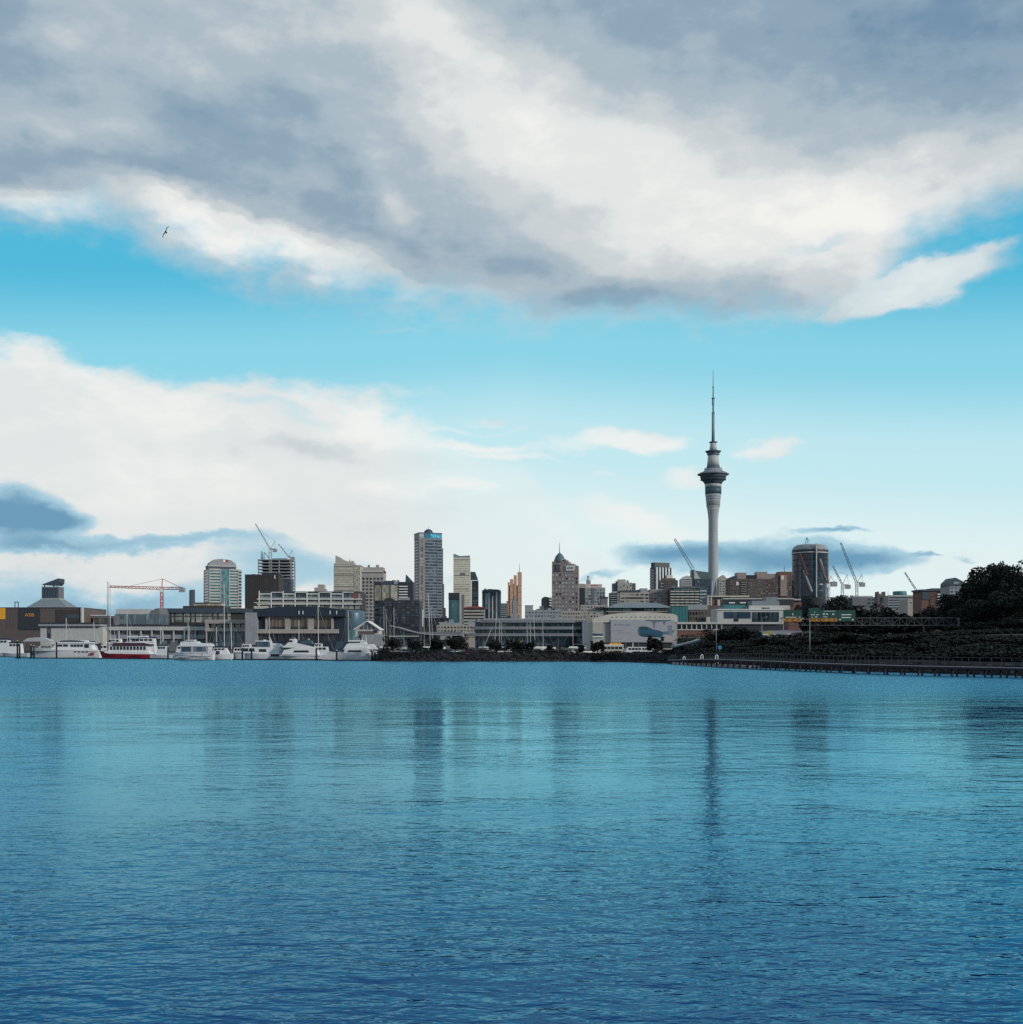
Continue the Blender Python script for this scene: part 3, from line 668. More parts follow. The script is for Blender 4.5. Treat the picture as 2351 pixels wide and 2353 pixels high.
b.grid('front', 1239, 1440, 29, 1, [GL, GLB], .5, .8, pa=(b.A(1004), b.A(1014.5)), pr=.45)
z0, z1 = b.Z(1440), b.Z(1239)
for i in range(29):
    z = z0 + (z1 - z0) * (i + .5) / 29; b.pane('front', b.A(966.3), b.A(971.5), z - 1.0, z + 1.0, GLW, .2, .6)
b.part('pilaster', PINK, [(963.3, 966, 1237, 1440, -.55, .1), (971.8, 975.6, 1237, 1440, -.6, .1)])
b.part('penthouse', CONC, [(963.5, 1015, 1224.5, 1237.2, .5, 20)]); b.part('penthouse_cap', SLATE, [(963, 1015.4, 1223, 1224.6, .2, 20.3)])
b.part('sign_plate', M('sign_teal', (.03, .16, .24), .4), [(975, 988, 1225, 1236, .2, .6)]); sg = b.part('sign', BLUE, [(988, 1012, 1225.2, 1235.6, .1, .6)])
b.part('sign_mark', M('sign_light_blue', (.18, .55, .66), .4), [(990, 993, 1226.5, 1230, .02, .12), (993.5, 997, 1228, 1234.5, .02, .12), (998.5, 1002, 1227, 1233, .02, .12), (1003.5, 1009, 1229, 1234.5, .02, .12)], sg)
b.part('pale_panel', CONCL, [(964.5, 973, 1227.5, 1233, .2, .5)])
m = MB(); r = 11.2 * b.s; m.lathe([(r * math.cos(t), r * math.sin(t)) for t in [math.pi / 2 * i / 8 for i in range(8)]] + [(.1, r)], 24); m.build('dome', SLATE, b.root, (b.A(989.5), 9, b.Z(1224)))
b.pole('antenna', STEEL, 989.5, 1205, 1214, 9, .2)
b.part('right_fin', SLATE, [(1015.1, 1019, 1258, 1440, 3, 22)]); b.part('right_step', SLATE, [(1019, 1022, 1340, 1440, 4, 22)]); b.part('right_base', DARK, [(1015.4, 1024, 1396, 1440, 1, 18)])
b.done()
b = Bld('podium_block', 'low dark podium with white columns at foot of the tallest tower', 964, 1032, 1420, 900, DARK, 16)
b.grid('front', 1421, 1440, 3, 6, [GL], .6, .7); b.part('column', WHITE, [(969, 973, 1401, 1440, -1.2, -.3)]); b.part('ledge', CONCL, [(1008, 1030, 1430, 1432, -1, -.1)]); b.done()
b = Bld('cream_tower', 'slim cream banded tower with notched roof screen', 1042, 1080, 1281, 1300, M('render_ivory', (.60, .56, .47)), 18)
b.grid('front', 1284, 1392, 21, 1, [GLC, GLC, GLC, GLY], .40, .96)
b.poly('roof_screen', STEEL, [(1042, 1281.2), (1042, 1273), (1045, 1273), (1057, 1277.5), (1077, 1276.5), (1080, 1276.5), (1080, 1281.2)], 0, .5)
b.part('roof_box', CONCD, [(1056, 1072, 1279, 1281.2, 3, 12)]); b.part('dark_bay', CONCD, [(1058, 1069, 1316, 1322, -.55, -.3)]); b.done()
b = Bld('dark_wedge_tower', 'slim dark tower with tapering cap beside the cream banded tower', 1080, 1099, 1334, 1350, DARK, 14)
b.poly('tapered_cap', SLATE, [(1080, 1334), (1081, 1314), (1092, 1314), (1098, 1331), (1098.5, 1334)], .5, 13); b.part('white_band', WHITE, [(1080, 1099, 1333, 1335, -.5, .1)])
b.part('white_rib', WHITE, [(1082, 1084.5, 1335, 1395, -.5, .1)]); b.grid('front', 1337, 1395, 10, 1, [GL, GLB], .7, .9, pa=(b.A(1085.5), b.A(1098.5)), pr=.25); b.done()
b = Bld('teal_glass_block', 'narrow teal glass block with dark cap and white edge', 1031, 1055, 1377, 950, SLATE, 14)
for p0, p1 in ((1034.6, 1038), (1038.8, 1050), (1051, 1054)): b.pane('front', b.A(p0), b.A(p1), b.Z(1434), b.Z(1379), GLT, .03, .15)
b.part('dark_cap', DARK, [(1030.6, 1055.4, 1362, 1377.2, -.5, 14)]); b.part('white_edge', CONCL, [(1056, 1060, 1364, 1434, -.4, 8)]); b.part('rear_block', CONCD, [(1060.2, 1066, 1366, 1434, 2, 12)]); b.done()
b = Bld('terrace_hotel', 'low cream hotel with scalloped balconies and red roof', 1066, 1113, 1398, 800, BEIGE, 14)
b.balc('front', 1398, 1434, 5, CREAM, GL, nc=5, out=1.1); b.poly('roof', REDR, [(1064, 1398.4), (1067, 1396), (1080, 1394), (1092, 1391.5), (1103, 1394), (1112, 1395.5), (1115, 1398.4)], -1.4, 14); b.done()
b = Bld('ribbed_tower', 'blue-grey tower with pale ribs and curved top left of the orange tower', 1108, 1151, 1357, 1050, SLATE, 18)
b.part('rib', CONC, [(1122, 1126, 1362, 1424, -1, .1), (1139.5, 1143, 1360, 1424, -1, .1)]); b.part('rib_white', WHITE, [(1131.5, 1133, 1371, 1424, -.8, .1)])
b.poly('crown', SLATE, [(1107.5, 1362), (1108.5, 1356), (1116, 1354.5), (1130, 1354), (1145, 1354.5), (1151, 1357), (1151.5, 1362)], -.6, 17); b.pane('front', b.A(1115), b.A(1121.5), b.Z(1400), b.Z(1364), GLT, .1, .5)
b.pane('front', b.A(1126.5), b.A(1131.2), b.Z(1424), b.Z(1370), GL, .05, .3); b.pane('front', b.A(1133.5), b.A(1139), b.Z(1424), b.Z(1370), GL, .05, .3); b.pane('front', b.A(1145), b.A(1150.5), b.Z(1424), b.Z(1363), GLB, .05, .3); b.done()
b = Bld('striped_block', 'narrow grey striped office block between ribbed tower and orange tower', 1151.3, 1168, 1386, 1100, CONC, 14)
b.grid('front', 1388, 1426, 8, 1, [GL], .5, .9); b.part('roof_box', CONCD, [(1164, 1169, 1381, 1386.3, 2, 8)]); b.done()
b = Bld('sunlit_tower', 'slim terracotta tower of four stepped fins with thin antenna', 1168, 1199, 1345, 1250, CONCD, 12)
for p0, p1, t in ((1167, 1171, 1338), (1172, 1179.6, 1331), (1180.6, 1187.6, 1322), (1189.4, 1199, 1315)):
    fn = b.part('fin', SUNLIT, [(p0, p1, t, 1428, -1.5 - (p1 - p0) * .2, 10)])  # warm light on the fins is put into their orange base colour
    b.part('fin_top', M('sunlit_pale', (.55, .33, .22)), [(p0 + .4, p1 - .6, t + 2, t + 6, -1.62 - (p1 - p0) * .2, -1.0)], fn)
    for k in range(6): b.part('joint', BRICK, [(p0, p1, t + 16 + k * 15, t + 16.7 + k * 15, -1.56 - (p1 - p0) * .2, -1.2)], fn)
b.part('grey_wedge', CONC, [(1178.5, 1188.5, 1385, 1428, -3.6, -3.2)]); b.poly('wedge_top', CONC, [(1178.5, 1385), (1182, 1370), (1185, 1370), (1188.5, 1385)], -3.6, -3.2)
b.pole('antenna', DARK, 1193.5, 1295, 1315, 3, .3); b.done()
b = Bld('grey_box_block', 'plain grey low block right of the terracotta tower', 1207, 1290, 1402, 850, CONC, 20)
b.part('upper_box', CONC, [(1207, 1225, 1391.5, 1402.3, 2, 14)]); b.part('rim', CONCD, [(1206.6, 1226, 1390.6, 1391.6, 1.6, 14.4)]); b.grid('front', 1404, 1428, 3, 12, [GLB, GLG], .45, .6, skip=.35); b.done()
b = Bld('dark_drum_building', 'dark round-cornered building with white slabs left of the domed hotel', 1245, 1269, 1376, 1150, DARK, 16)
b.poly('rounded_top', DARK, [(1245, 1376.2), (1247, 1373), (1252, 1371), (1260, 1372), (1262, 1376.2)], .5, 14)
for k in range(4): b.part('white_slab', WHITE, [(1262, 1268.8, 1372 + k * 6, 1374.6 + k * 6, -1.2, .1)])
b.part('low_wing', CONCD, [(1240, 1250, 1393, 1410, -2, 6)]); b.done()
b = Bld('domed_hotel', 'rosy hotel tower with pointed dome, spire and white sign', 1269, 1331, 1300, 1000, PINK, yaw=-14, pxc=1329)
b.grid('front', 1316, 1405, 10, 8, [GLH, GLH, GLH, GL], .58, .60)
b.part('upper_wall', PINK, [(1269, 1301, 1289, 1300.2, .3, 16)])
for k in range(3): b.part('arch_slot', GL, [(1275 + k * 4.5, 1277.6 + k * 4.5, 1296, 1309, -.35, -.02)])
b.part('arch_sill', DARK, [(1273, 1289, 1310.5, 1312.5, -.6, -.02)])
prof = [(13.2, 1291), (13.4, 1288), (12.6, 1284), (10.8, 1279), (8.0, 1274.5), (4.2, 1270.5), (1.2, 1268), (.5, 1266)]
m = MB(); m.lathe([(r * b.s, b.Z(y) - b.Z(1291)) for r, y in prof], 8); m.build('dome', M('dome_slate', (.10, .14, .17), .5), b.root, (b.A(1284), 13.4 * b.s * .9, b.Z(1291)))
b.pole('spire', STEEL, 1284, 1245, 1267, 13.4 * b.s * .9, .38)
b.part('step', PINK, [(1297, 1301, 1285, 1292, .3, 12), (1301, 1307, 1290, 1300.2, .3, 13), (1307, 1319, 1295.5, 1300.2, .3, 13)])
for p, y in ((1299, 1284), (1304, 1289), (1309, 1294.5), (1317, 1294.5)): b.part('finial', PINK, [(p, p + 1.6, y, y + 5, .2, 1.2)])
sg = b.part('sign_board', WHITE, [(1301.5, 1321, 1299.5, 1311, -.7, -.35)])
m = MB(); m.lathe([(2.0 * b.s, 0), (2.0 * b.s, .05)], 14); m.build('sign_emblem', DARK, sg, (b.A(1306), -.71, b.Z(1305.3)), (math.pi / 2, 0, 0))
b.part('sign_writing', DARK, [(1309 + k * 1.7, 1310 + k * 1.7, 1303.4 - (k in (0, 3)) * 1.2, 1306.8, -.76, -.701) for k in range(6)], sg)
b.done()
b = Bld('hotel_podium', 'beige podium with small windows below the domed hotel', 1262, 1345, 1404, 900, BEIGE, 22)
b.grid('front', 1406, 1440, 4, 14, [GLM, GLY, GL], .5, .55, skip=.1); b.done()
b = Bld('sign_roof_block', 'beige stepped block with pink roof sign and chimney right of the domed hotel', 1332, 1391, 1350, 1080, CONC, 20)
b.part('dark_flank', DARK, [(1331.5, 1343, 1351, 1400, -.8, .1)]); b.grid('front', 1353, 1400, 7, 2, [GLW, GLY, GLM], .5, .8, pa=(b.A(1344.5), b.A(1359))); b.part('flank_rib', CONCD, [(1359.6, 1364, 1350, 1402, -.6, .1)])
b.grid('front', 1353, 1400, 7, 4, [GL, GLW], .5, .6, pa=(b.A(1365), b.A(1390)))
sg = b.part('roof_sign', M('sign_pink', (.55, .42, .38)), [(1345, 1384, 1342, 1350.2, 2, 9)]); b.part('sign_letters', REDP, [(1359 + k * 3.2, 1361 + k * 3.2, 1344, 1346.4, 1.9, 2.02) for k in range(5)], sg)
b.part('chimney', CONC, [(1350, 1354.5, 1323, 1342.2, 3, 6), (1348, 1358, 1333, 1342.1, 2.5, 8)]); b.part('chimney_band', WHITE, [(1349.8, 1354.7, 1327, 1329.5, 2.9, 6.1)])
b.part('left_wing', BEIGE, [(1331, 1344, 1341, 1351.2, 1, 12)]); b.done()
b = Bld('flat_block', 'drab beige flats with dark corner roof below the sign roof block', 1335, 1397, 1390, 930, BEIGE, 16)
b.grid('front', 1392, 1420, 4, 9, [GLM, GL, GLY], .5, .55, skip=.1); b.part('dark_house', CONCD, [(1381, 1397, 1374, 1390.3, 1, 10)]); b.part('dark_roof', DARK, [(1379, 1398, 1371.5, 1374.2, .5, 11)])
b.part('low_roof', DARK, [(1368, 1398, 1396, 1399, -4, 2)]); b.done()
# ================================================================== right of centre
b = Bld('stepped_flats', 'pale stepped flats with dark wings and roof cylinder', 1409, 1461, 1340, 1200, CONCD, 16)
b.part('front_block', BEIGE, [(1419, 1452, 1339, 1366, -2.5, .2)]); b.part('upper_block', BEIGE, [(1420, 1438, 1331.5, 1339.4, 0, 8)])
for (px, py) in ((1425, 1348), (1432, 1344), (1440, 1348), (1447, 1344), (1429, 1355), (1447, 1355), (1438, 1355)): b.pane('front', b.A(px), b.A(px + 3), b.Z(py + 3), b.Z(py), GL, 2.47, 2.58)
m = MB(); m.lathe([(1.2, 0), (1.2, 2.2), (.6, 2.8), (.1, 2.9)], 12); m.build('roof_tank', STEEL, b.root, (b.A(1443), 3, b.Z(1339)))
b.grid('front', 1342, 1364, 5, 2, [GL, GLB], .5, .6, pa=(b.A(1409.3), b.A(1418.5))); b.grid('front', 1342, 1364, 5, 2, [GL, GLB], .5, .6, pa=(b.A(1452.6), b.A(1460.6))); b.done()
b = Bld('curved_balcony_flats', 'flats with stacked curved balconies behind the grey pavilion roof', 1402, 1425, 1362, 1000, CONCD, 14)
b.balc('front', 1364, 1394, 6, CONC, GL, pa=(b.A(1402.3), b.A(1418)), out=1.3); b.part('pale_corner', CONCL, [(1419, 1425, 1360, 1394, -.8, 6)]); b.part('roof', CONCL, [(1407, 1424, 1359.5, 1362.2, -.5, 10)]); b.done()
b = Bld('beige_offices', 'beige offices with broad flat roof and two window rows', 1425, 1492, 1360, 950, BEIGE, 18)
b.grid('front', 1363, 1386, 3, 6, [GLM, GL, GLY], .5, .72); b.part('roof', SLATE, [(1423, 1472, 1357, 1360.4, -1, 16)]); b.part('lift_house', CONC, [(1472, 1489, 1351.5, 1360.3, 3, 10)]); b.part('awning', DARK, [(1438, 1478, 1372.5, 1374.5, -1.4, -.2)]); b.done()
b = Bld('white_rib_tower', 'white ribbed apartment tower with dark roof cap', 1496, 1546, 1303, 1320, SLATE, yaw=26, pxc=1504)
b.balc('left', 1306, 1356, 8, CONCL, GL, out=.9); b.ribs('front', 1303.5, 1356, 6, GLB, .55, pa=(b.A(1504.5), b.A(1544)))
for k in range(5): b.part('white_rib', WHITE, [(1508 + k * 7.4, 1510.6 + k * 7.4, 1303.5, 1357, -.9, .1)])
b.part('roof_cap', DARK, [(1505.5, 1542, 1292, 1303.2, .6, b.d - .6)]); b.part('lower_wing', CREAM, [(1531, 1546, 1321, 1357, -2.5, -.95)]); b.done()
b = Bld('brown_block', 'brown flat-topped block in front of the white ribbed tower', 1517, 1558, 1333, 1240, BROWN, 16)
b.balc('front', 1336, 1356, 3, CONC, GL, pa=(b.A(1517.3), b.A(1525)), out=1.0); b.grid('front', 1335, 1356, 4, 6, [GL, GLO], .5, .5, pa=(b.A(1526), b.A(1557.5))); b.part('roof_box', BROWN, [(1521, 1553, 1328.5, 1333.3, 1, 12)]); b.done()
b = Bld('brown_offices', 'rosy brown offices with long window rows left of the striped flats', 1494, 1534, 1357, 960, PINK, 18)
b.grid('front', 1360, 1392, 5, 5, [GLM, GLW, GL], .45, .74); b.part('parapet', CONC, [(1493, 1535, 1354.5, 1357.3, -.6, 17)]); b.done()
b = Bld('striped_flats', 'brown flats with pale striped balcony fronts left of the tall tower', 1540, 1607, 1351, 950, BROWN, 18)
b.balc('front', 1354, 1392, 6, CREAM, GL, nc=6, out=1.2); b.part('roof', CONCD, [(1539, 1608, 1349, 1351.3, -1.4, 17)]); b.part('top_windows', GLW, [(1548, 1598, 1352, 1355.5, -.5, -.1)]); b.done()
b = Bld('blue_balcony_flats', 'narrow blue-green flats right of the striped flats', 1607.5, 1624, 1350, 980, SLATE, 12)
b.balc('front', 1352, 1390, 5, CONCL, GLT, out=1.0); b.done()
b = Bld('louvred_drum', 'pale banded building with rounded roof left of the gabled casino block', 1565, 1590, 1330, 1330, CONCL, 14)
b.grid('front', 1330, 1350, 5, 1, [GL, GLB], .5, .94); b.poly('rounded_roof', CONCL, [(1567, 1330.2), (1571, 1325), (1578, 1322.5), (1586, 1323.5), (1589, 1330.2)], .4, 12); b.done()
b = Bld('gabled_block', 'dark green roofed block at foot of the tall tower', 1589, 1634, 1330, 1400, SLATE, 24)
b.poly('pitched_roof', M('copper_green', (.09, .14, .14)), [(1597, 1330.3), (1597, 1311), (1631, 1315), (1634, 1330.3)], .6, 22); b.poly('white_gable', CONCL, [(1594, 1330.2), (1594, 1312), (1597, 1309), (1609, 1330.2)], -.6, .4)
b.part('dark_end', DARK, [(1589, 1594, 1310, 1352, -.4, 10)]); b.grid('front', 1333, 1372, 6, 6, [GLT, GLB, GLW], .5, .6, pa=(b.A(1596), b.A(1633))); b.done()
b = Bld('beige_gabled_flats', 'beige gabled flats just right of the tall tower', 1652, 1674, 1331, 1340, BEIGE, 14)
b.poly('gable', BEIGE, [(1651, 1331.2), (1657, 1324), (1662, 1321), (1671, 1329), (1674.5, 1331.2)], .2, 12); b.grid('front', 1333, 1368, 6, 3, [GLT, GL, GLW], .5, .5); b.done()
b = Bld('brown_apartments', 'wide brown apartment building with many small windows right of the tall tower', 1677, 1836, 1330, 1200, BROWN, 24)
b.grid('front', 1333, 1370, 8, 20, [GLO, GL, GLW, GLM], .5, .55, pa=(b.A(1718), b.A(1836)), pr=.3)
b.balc('front', 1334, 1370, 7, PINK, GL, pa=(b.A(1702), b.A(1715)), out=1.2); b.grid('front', 1334, 1370, 7, 3, [GL, GLO], .5, .5, pa=(b.A(1677.5), b.A(1701)))
b.poly('left_roof', SLATE, [(1676, 1331), (1678, 1327), (1688, 1323), (1694, 1323), (1694, 1331)], 0, 20)
b.part('penthouse', PINK, [(1694, 1716, 1315.5, 1330.3, 1.5, 14), (1740, 1765, 1313.5, 1330.3, 3, 14), (1765, 1790, 1318, 1330.3, 3, 14)]); b.part('penthouse_red', BRICK, [(1790, 1824, 1313.5, 1330.3, 1, 14)])
for k in range(5): b.part('dormer', DARK, [(1717 + k * 5, 1720 + k * 5, 1321, 1330.3, 1, 6)])
b.part('white_sign', WHITE, [(1692, 1697, 1337, 1345, -.6, -.35)]); b.part('stair_tower', PINK, [(1793, 1808, 1322, 1370, -1.4, .1)]); b.part('stair_light', WHITE, [(1795, 1800, 1322.5, 1332, -1.5, -1.41)]); b.pole('aerial', DARK, 1805, 1300, 1314, 5, .35); b.done()
b = Bld('round_glass_tower', 'dark round glass tower with pale domed top and white central fin', 1831, 1914, 1266, 1120, SLATE, 20, core=False)
r = 41.5 * b.s; cy = r; cxm = b.A(1872.5)
m = MB(); m.lathe([(r, 0), (r, b.Z(1271))], 40, cxm, cy); m.build('wall', M('tower_dark', (.05, .055, .07), .3), b.root)
m = MB(); m.lathe([(r * 1.003, b.Z(1262.5)), (r * .97, b.Z(1258)), (r * .88, b.Z(1252.5)), (r * .74, b.Z(1249.2)), (r * .5, b.Z(1247.8)), (.1, b.Z(1247.4))], 40, cxm, cy); m.build('domed_roof', CONC, b.root)
m = MB(); m.lathe([(r * .99, b.Z(1267)), (r * .99, b.Z(1262.6))], 40, cxm, cy); m.build('dark_ring', DARK, b.root)
m = MB(); m.lathe([(r * 1.012, b.Z(1270)), (r * 1.012, b.Z(1267.1))], 40, cxm, cy); m.build('white_ring', CONCL, b.root)
for k in range(21):                               # curtain-wall panels, floor by floor on the visible half
    for j in range(7):
        t0 = math.radians(-178 + k * 8.45); t1 = math.radians(-178 + (k + .88) * 8.45); z1 = b.Z(1272 + j * 14.2); z0 = b.Z(1272 + (j + .86) * 14.2)
        q = MB(); q.hexa([(cxm + rr * math.cos(t), cy + rr * math.sin(t), z) for z in (z0, z1) for rr, t in ((r + .35, t0), (r + .35, t1), (r - .3, t1), (r - .3, t0))]); q.build('window', G('glass_tower', (.016, .024, .042), (.05, .07, .11), share=.3), b.root)
b.part('central_fin', CONCL, [(1874.5, 1877, 1249, 1372, -1.6, 1.2)])
for p in (1841, 1906): 
    t = math.acos((b.A(p) - cxm) / r); b.part('pale_rib', STEEL, [(p, p + 1.6, 1268, 1390, cy - r * math.sin(t) - .9, cy - r * math.sin(t) + .4)])
for (xa, ya, xb, yb, mt) in ((1842, 1272, 1856, 1322, M('brace_red', (.15, .06, .07))), (1848, 1310, 1866, 1360, CONC), (1884, 1284, 1901, 1334, CONC)):
    m = MB(); f = lambda p: cy - math.sqrt(max(r * r - (b.A(p) - cxm) ** 2, 0)) - .7
    m.tube((b.A(xa), f(xa), b.Z(ya)), (b.A(xb), f(xb), b.Z(yb)), 1.2); m.build('diagonal_brace', mt, b.root)
m = MB(); m.tube((b.A(1858), 12, b.Z(1250)), (b.A(1861), 12, b.Z(1232)), .35); m.tube((b.A(1861), 12, b.Z(1232)), (b.A(1868), 12, b.Z(1242)), .3); m.tube((b.A(1865), 12, b.Z(1250)), (b.A(1861), 12, b.Z(1232)), .25); m.build('roof_davit', CRANE_B, b.root)

# ---- blocks behind the signs
b = Bld('dark_low_block', 'dark low block with flat roof behind the cranes', 1905, 2012, 1372, 1000, CONCD, 20)
b.grid('front', 1374, 1390, 2, 10, [GL, GLB], .5, .7); b.part('roof_deck', CONCL, [(1962, 2006, 1369, 1372.2, 0, 8)]); b.part('roof_room', CONCD, [(1956, 1990, 1374, 1392, -4, -.3)]); b.done()
b = Bld('church_tower', 'square brown church tower with pinnacled battlements', 2016, 2035, 1366, 800, BROWN, 5.6, cat='church')
for p in (2016, 2030.6): b.part('pinnacle', BROWN, [(p, p + 4.2, 1359.5, 1366.2, -.1, 1.2), (p + .2, p + 4, 1359.5, 1366.2, 4.2, 5.4)])
for p in (2021.4, 2025.8): b.part('merlon', BROWN, [(p, p + 2.6, 1363.8, 1366.2, -.1, .6)])
b.pane('front', b.A(2022.5), b.A(2028.5), b.Z(1385), b.Z(1373), GL, .02, .12); b.part('string_course', CONCD, [(2015.6, 2035.4, 1369, 1370, -.25, .1)]); b.done()
b = Bld('disc_roof_offices', 'banded offices with dark disc on the roof right of the church tower', 2041, 2102, 1370, 850, CONC, 20)
b.grid('front', 1370.5, 1400, 5, 1, [GL, GLB], .5, .97); m = MB(); m.lathe([(15 * b.s, 0), (15.6 * b.s, 1), (15.6 * b.s, 2.6), (14 * b.s, 3.1)], 28); m.build('roof_disc', TEAL, b.root, (b.A(2075), 7, b.Z(1367.4)))
b.part('parapet', CONCL, [(2046, 2101, 1367.4, 1370.2, -.5, 17)]); b.pole('flagpole', DARK, 2044, 1358, 1370, 3, .2); b.done()
b = Bld('blank_beige_block', 'windowless beige block in front of the disc roof offices', 2086, 2122, 1376, 700, BEIGE, 16)
b.part('raised_corner', BEIGE, [(2107, 2121, 1371.5, 1376.2, .3, 10)]); b.pane('front', b.A(2091), b.A(2095), b.Z(1386), b.Z(1384), GL); b.part('low_wing', BEIGE, [(2122.2, 2134, 1381, 1412, -2, 8)]); b.part('low_sign', CONCL, [(2124, 2131, 1383, 1387, -2.2, -1.98)]); b.done()
b = Bld('red_apartments', 'dark red apartments with white balcony stack beside the big trees', 2118, 2188, 1358, 640, BRICK, 14)
b.part('roof', SLATE, [(2113, 2186, 1354.5, 1358.2, -1.2, 13), (2144, 2184, 1351.5, 1354.6, 1, 12)]); b.part('grey_bay', SLATE, [(2119, 2136, 1360, 1378, -.5, .1)])
b.balc('front', 1361, 1402, 7, WHITE, GL, pa=(b.A(2152), b.A(2168)), out=1.2); b.grid('front', 1361, 1400, 6, 3, [GL, GLO], .5, .5, pa=(b.A(2137), b.A(2150))); b.grid('front', 1361, 1400, 6, 3, [GLW, GL], .5, .5, pa=(b.A(2171), b.A(2187))); b.done()
b = Bld('gabled_roof_flats', 'steep grey gabled flats peeping above the trees', 2182, 2220, 1346, 560, CONC, 12)
b.poly('gable_roof', SLATE, [(2180, 1346.2), (2181, 1339), (2193, 1327.5), (2196, 1328), (2221, 1341), (2222, 1346.2)], -.8, 11); b.part('gable_window', GLW, [(2190, 2204, 1337, 1342, -.9, -.82)]); b.grid('front', 1348, 1380, 4, 4, [GLW, GL], .5, .5); b.done()
b = Bld('rear_gabled_house', 'grey gabled house half hidden by trees on the hill', 2224, 2260, 1352, 520, CONCD, 10)
b.poly('gable_roof', SLATE, [(2222, 1352.2), (2236, 1339.5), (2262, 1352.2)], -.8, 10); b.done()

# ================================================================== Sky-high observation tower
TD = 1480.0; ts_ = S(TD); TX = WX(1639.0, TD); tz = zt(TX, TD) - 1
T = empty('observation_tower', (TX, TD, tz), 'very tall slender concrete observation tower with round pod and needle mast', 'tower')
def tl(name, mat, prof, k=40, parent=None):
    m = MB(); m.lathe([(r * ts_, WZ(y, TD) - tz) for r, y in prof], k); return m.build(name, mat, parent or T)
TC = M('tower_concrete', (.35, .365, .38), .8, .12, .1, .15); TDK = M('tower_deck_dark', (.065, .105, .14), .45); TLT = M('tower_panel', (.43, .435, .43), .6)
tl('shaft', TC, [(12.2, 1400), (11.6, 1360), (11.2, 1320), (10.8, 1240), (10.7, 1199), (11.1, 1192), (12.2, 1180), (13.4, 1172), (14.4, 1166)])
tl('shaft_ring', CONCL, [(14.6, 1166.2), (15.4, 1165.4), (15.4, 1163.4), (14.6, 1163)])
tl('upper_shaft', TC, [(15.2, 1163.2), (16.2, 1152), (17.4, 1141), (18.1, 1136)])
for k in range(3): tl('joint_ring', TDK, [(16.1 + .62 * k, 1153.6 - k * 6), (16.2 + .62 * k, 1152.9 - k * 6)])
bd_ = tl('window_band', TDK, [(18.0, 1136), (18.3, 1128), (18.2, 1120)])
for k in range(14):
    t = math.radians(-180 + k * 13.8); m = MB(); z0, z1 = WZ(1136, TD) - tz, WZ(1120, TD) - tz; rr = 18.35 * ts_; m.tube((rr * math.cos(t), rr * math.sin(t), z0), (rr * math.cos(t), rr * math.sin(t), z1), .22); m.build('mullion', TDK, bd_)
tl('pod_neck', TLT, [(18.3, 1120), (18.8, 1116.5), (19.2, 1113)])
pod = tl('pod', TDK, [(19.4, 1113), (21, 1109), (24.5, 1105.5), (26.5, 1103.6), (29.6, 1103), (29.4, 1101.8), (27.8, 1101), (29.2, 1096), (30.4, 1092.5)])
tl('window_band', SLATE, [(28.3, 1100.6), (29.5, 1096), (30.2, 1093.4)], parent=pod)
tl('pod_deck', ROOFG, [(30.5, 1092.6), (36, 1091), (36.2, 1089.6), (31.5, 1088.4)])
tl('pod_roof', M('tower_roof', (.24, .26, .28), .5), [(31.3, 1088.5), (27, 1085.4), (22.8, 1083.4), (20.5, 1081), (20.2, 1077.5), (15.2, 1076.5)])
for k in range(12):
    t = math.radians(k * 30); m = MB(); m.tube((24 * ts_ * math.cos(t), 24 * ts_ * math.sin(t), WZ(1084, TD) - tz), (33 * ts_ * math.cos(t), 33 * ts_ * math.sin(t), WZ(1088.5, TD) - tz), .35); m.build('roof_strut', STEEL, T)
m = MB()
for k in range(24):
    t0, t1 = math.radians(k * 15), math.radians(k * 15 + 15); rr = 19.6 * ts_; z = WZ(1075.5, TD) - tz; m.tube((rr * math.cos(t0), rr * math.sin(t0), z), (rr * math.cos(t1), rr * math.sin(t1), z), .18); m.tube((rr * math.cos(t0), rr * math.sin(t0), z - 1.3), (rr * math.cos(t0), rr * math.sin(t0), z), .12)
m.build('deck_railing', STEEL, T)
tl('lower_collar', TDK, [(15.2, 1076.7), (14.6, 1070)])
tl('crown_drum', TLT, [(14.0, 1070.2), (12.9, 1058), (11.6, 1046.4)])
tl('crown_flange', TDK, [(12, 1046.6), (14.8, 1044.6), (13, 1043), (15.4, 1040.4), (18.2, 1038), (18, 1036.6), (10, 1035)])
tl('upper_drum', TLT, [(9.0, 1035.4), (7.6, 1026), (6.5, 1018)])
tl('mast_platform', TDK, [(6.4, 1018.2), (9.8, 1016.6), (9.6, 1015.4), (4, 1015)])
mast = tl('mast', M('mast_steel', (.20, .27, .31), .5), [(3.7, 1015.2), (3.5, 985), (3.2, 950)], 16)
tl('mast_collar', TDK, [(3.2, 950.2), (3.9, 949), (3.2, 948)], 16, mast); tl('mast_middle', M('mast_steel'), [(1.9, 948), (2.0, 932), (2.8, 930), (2.9, 917)], 12, mast)
tl('mast_collar', TDK, [(2.8, 917.2), (4.4, 915.2), (2.0, 914)], 12, mast); tl('mast_upper', M('mast_steel'), [(1.4, 914), (1.3, 892), (2.5, 889), (.95, 887.5), (.8, 870), (.45, 849.5)], 10, mast)
for k in range(8):
    t = math.radians(22.5 + k * 45); m = MB(); m.tube((20 * ts_ * math.cos(t), 20 * ts_ * math.sin(t), WZ(1400, TD) - tz), (10.9 * ts_ * math.cos(t), 10.9 * ts_ * math.sin(t), WZ(1335, TD) - tz), 1.1, .8); m.build('buttress', TC, T)

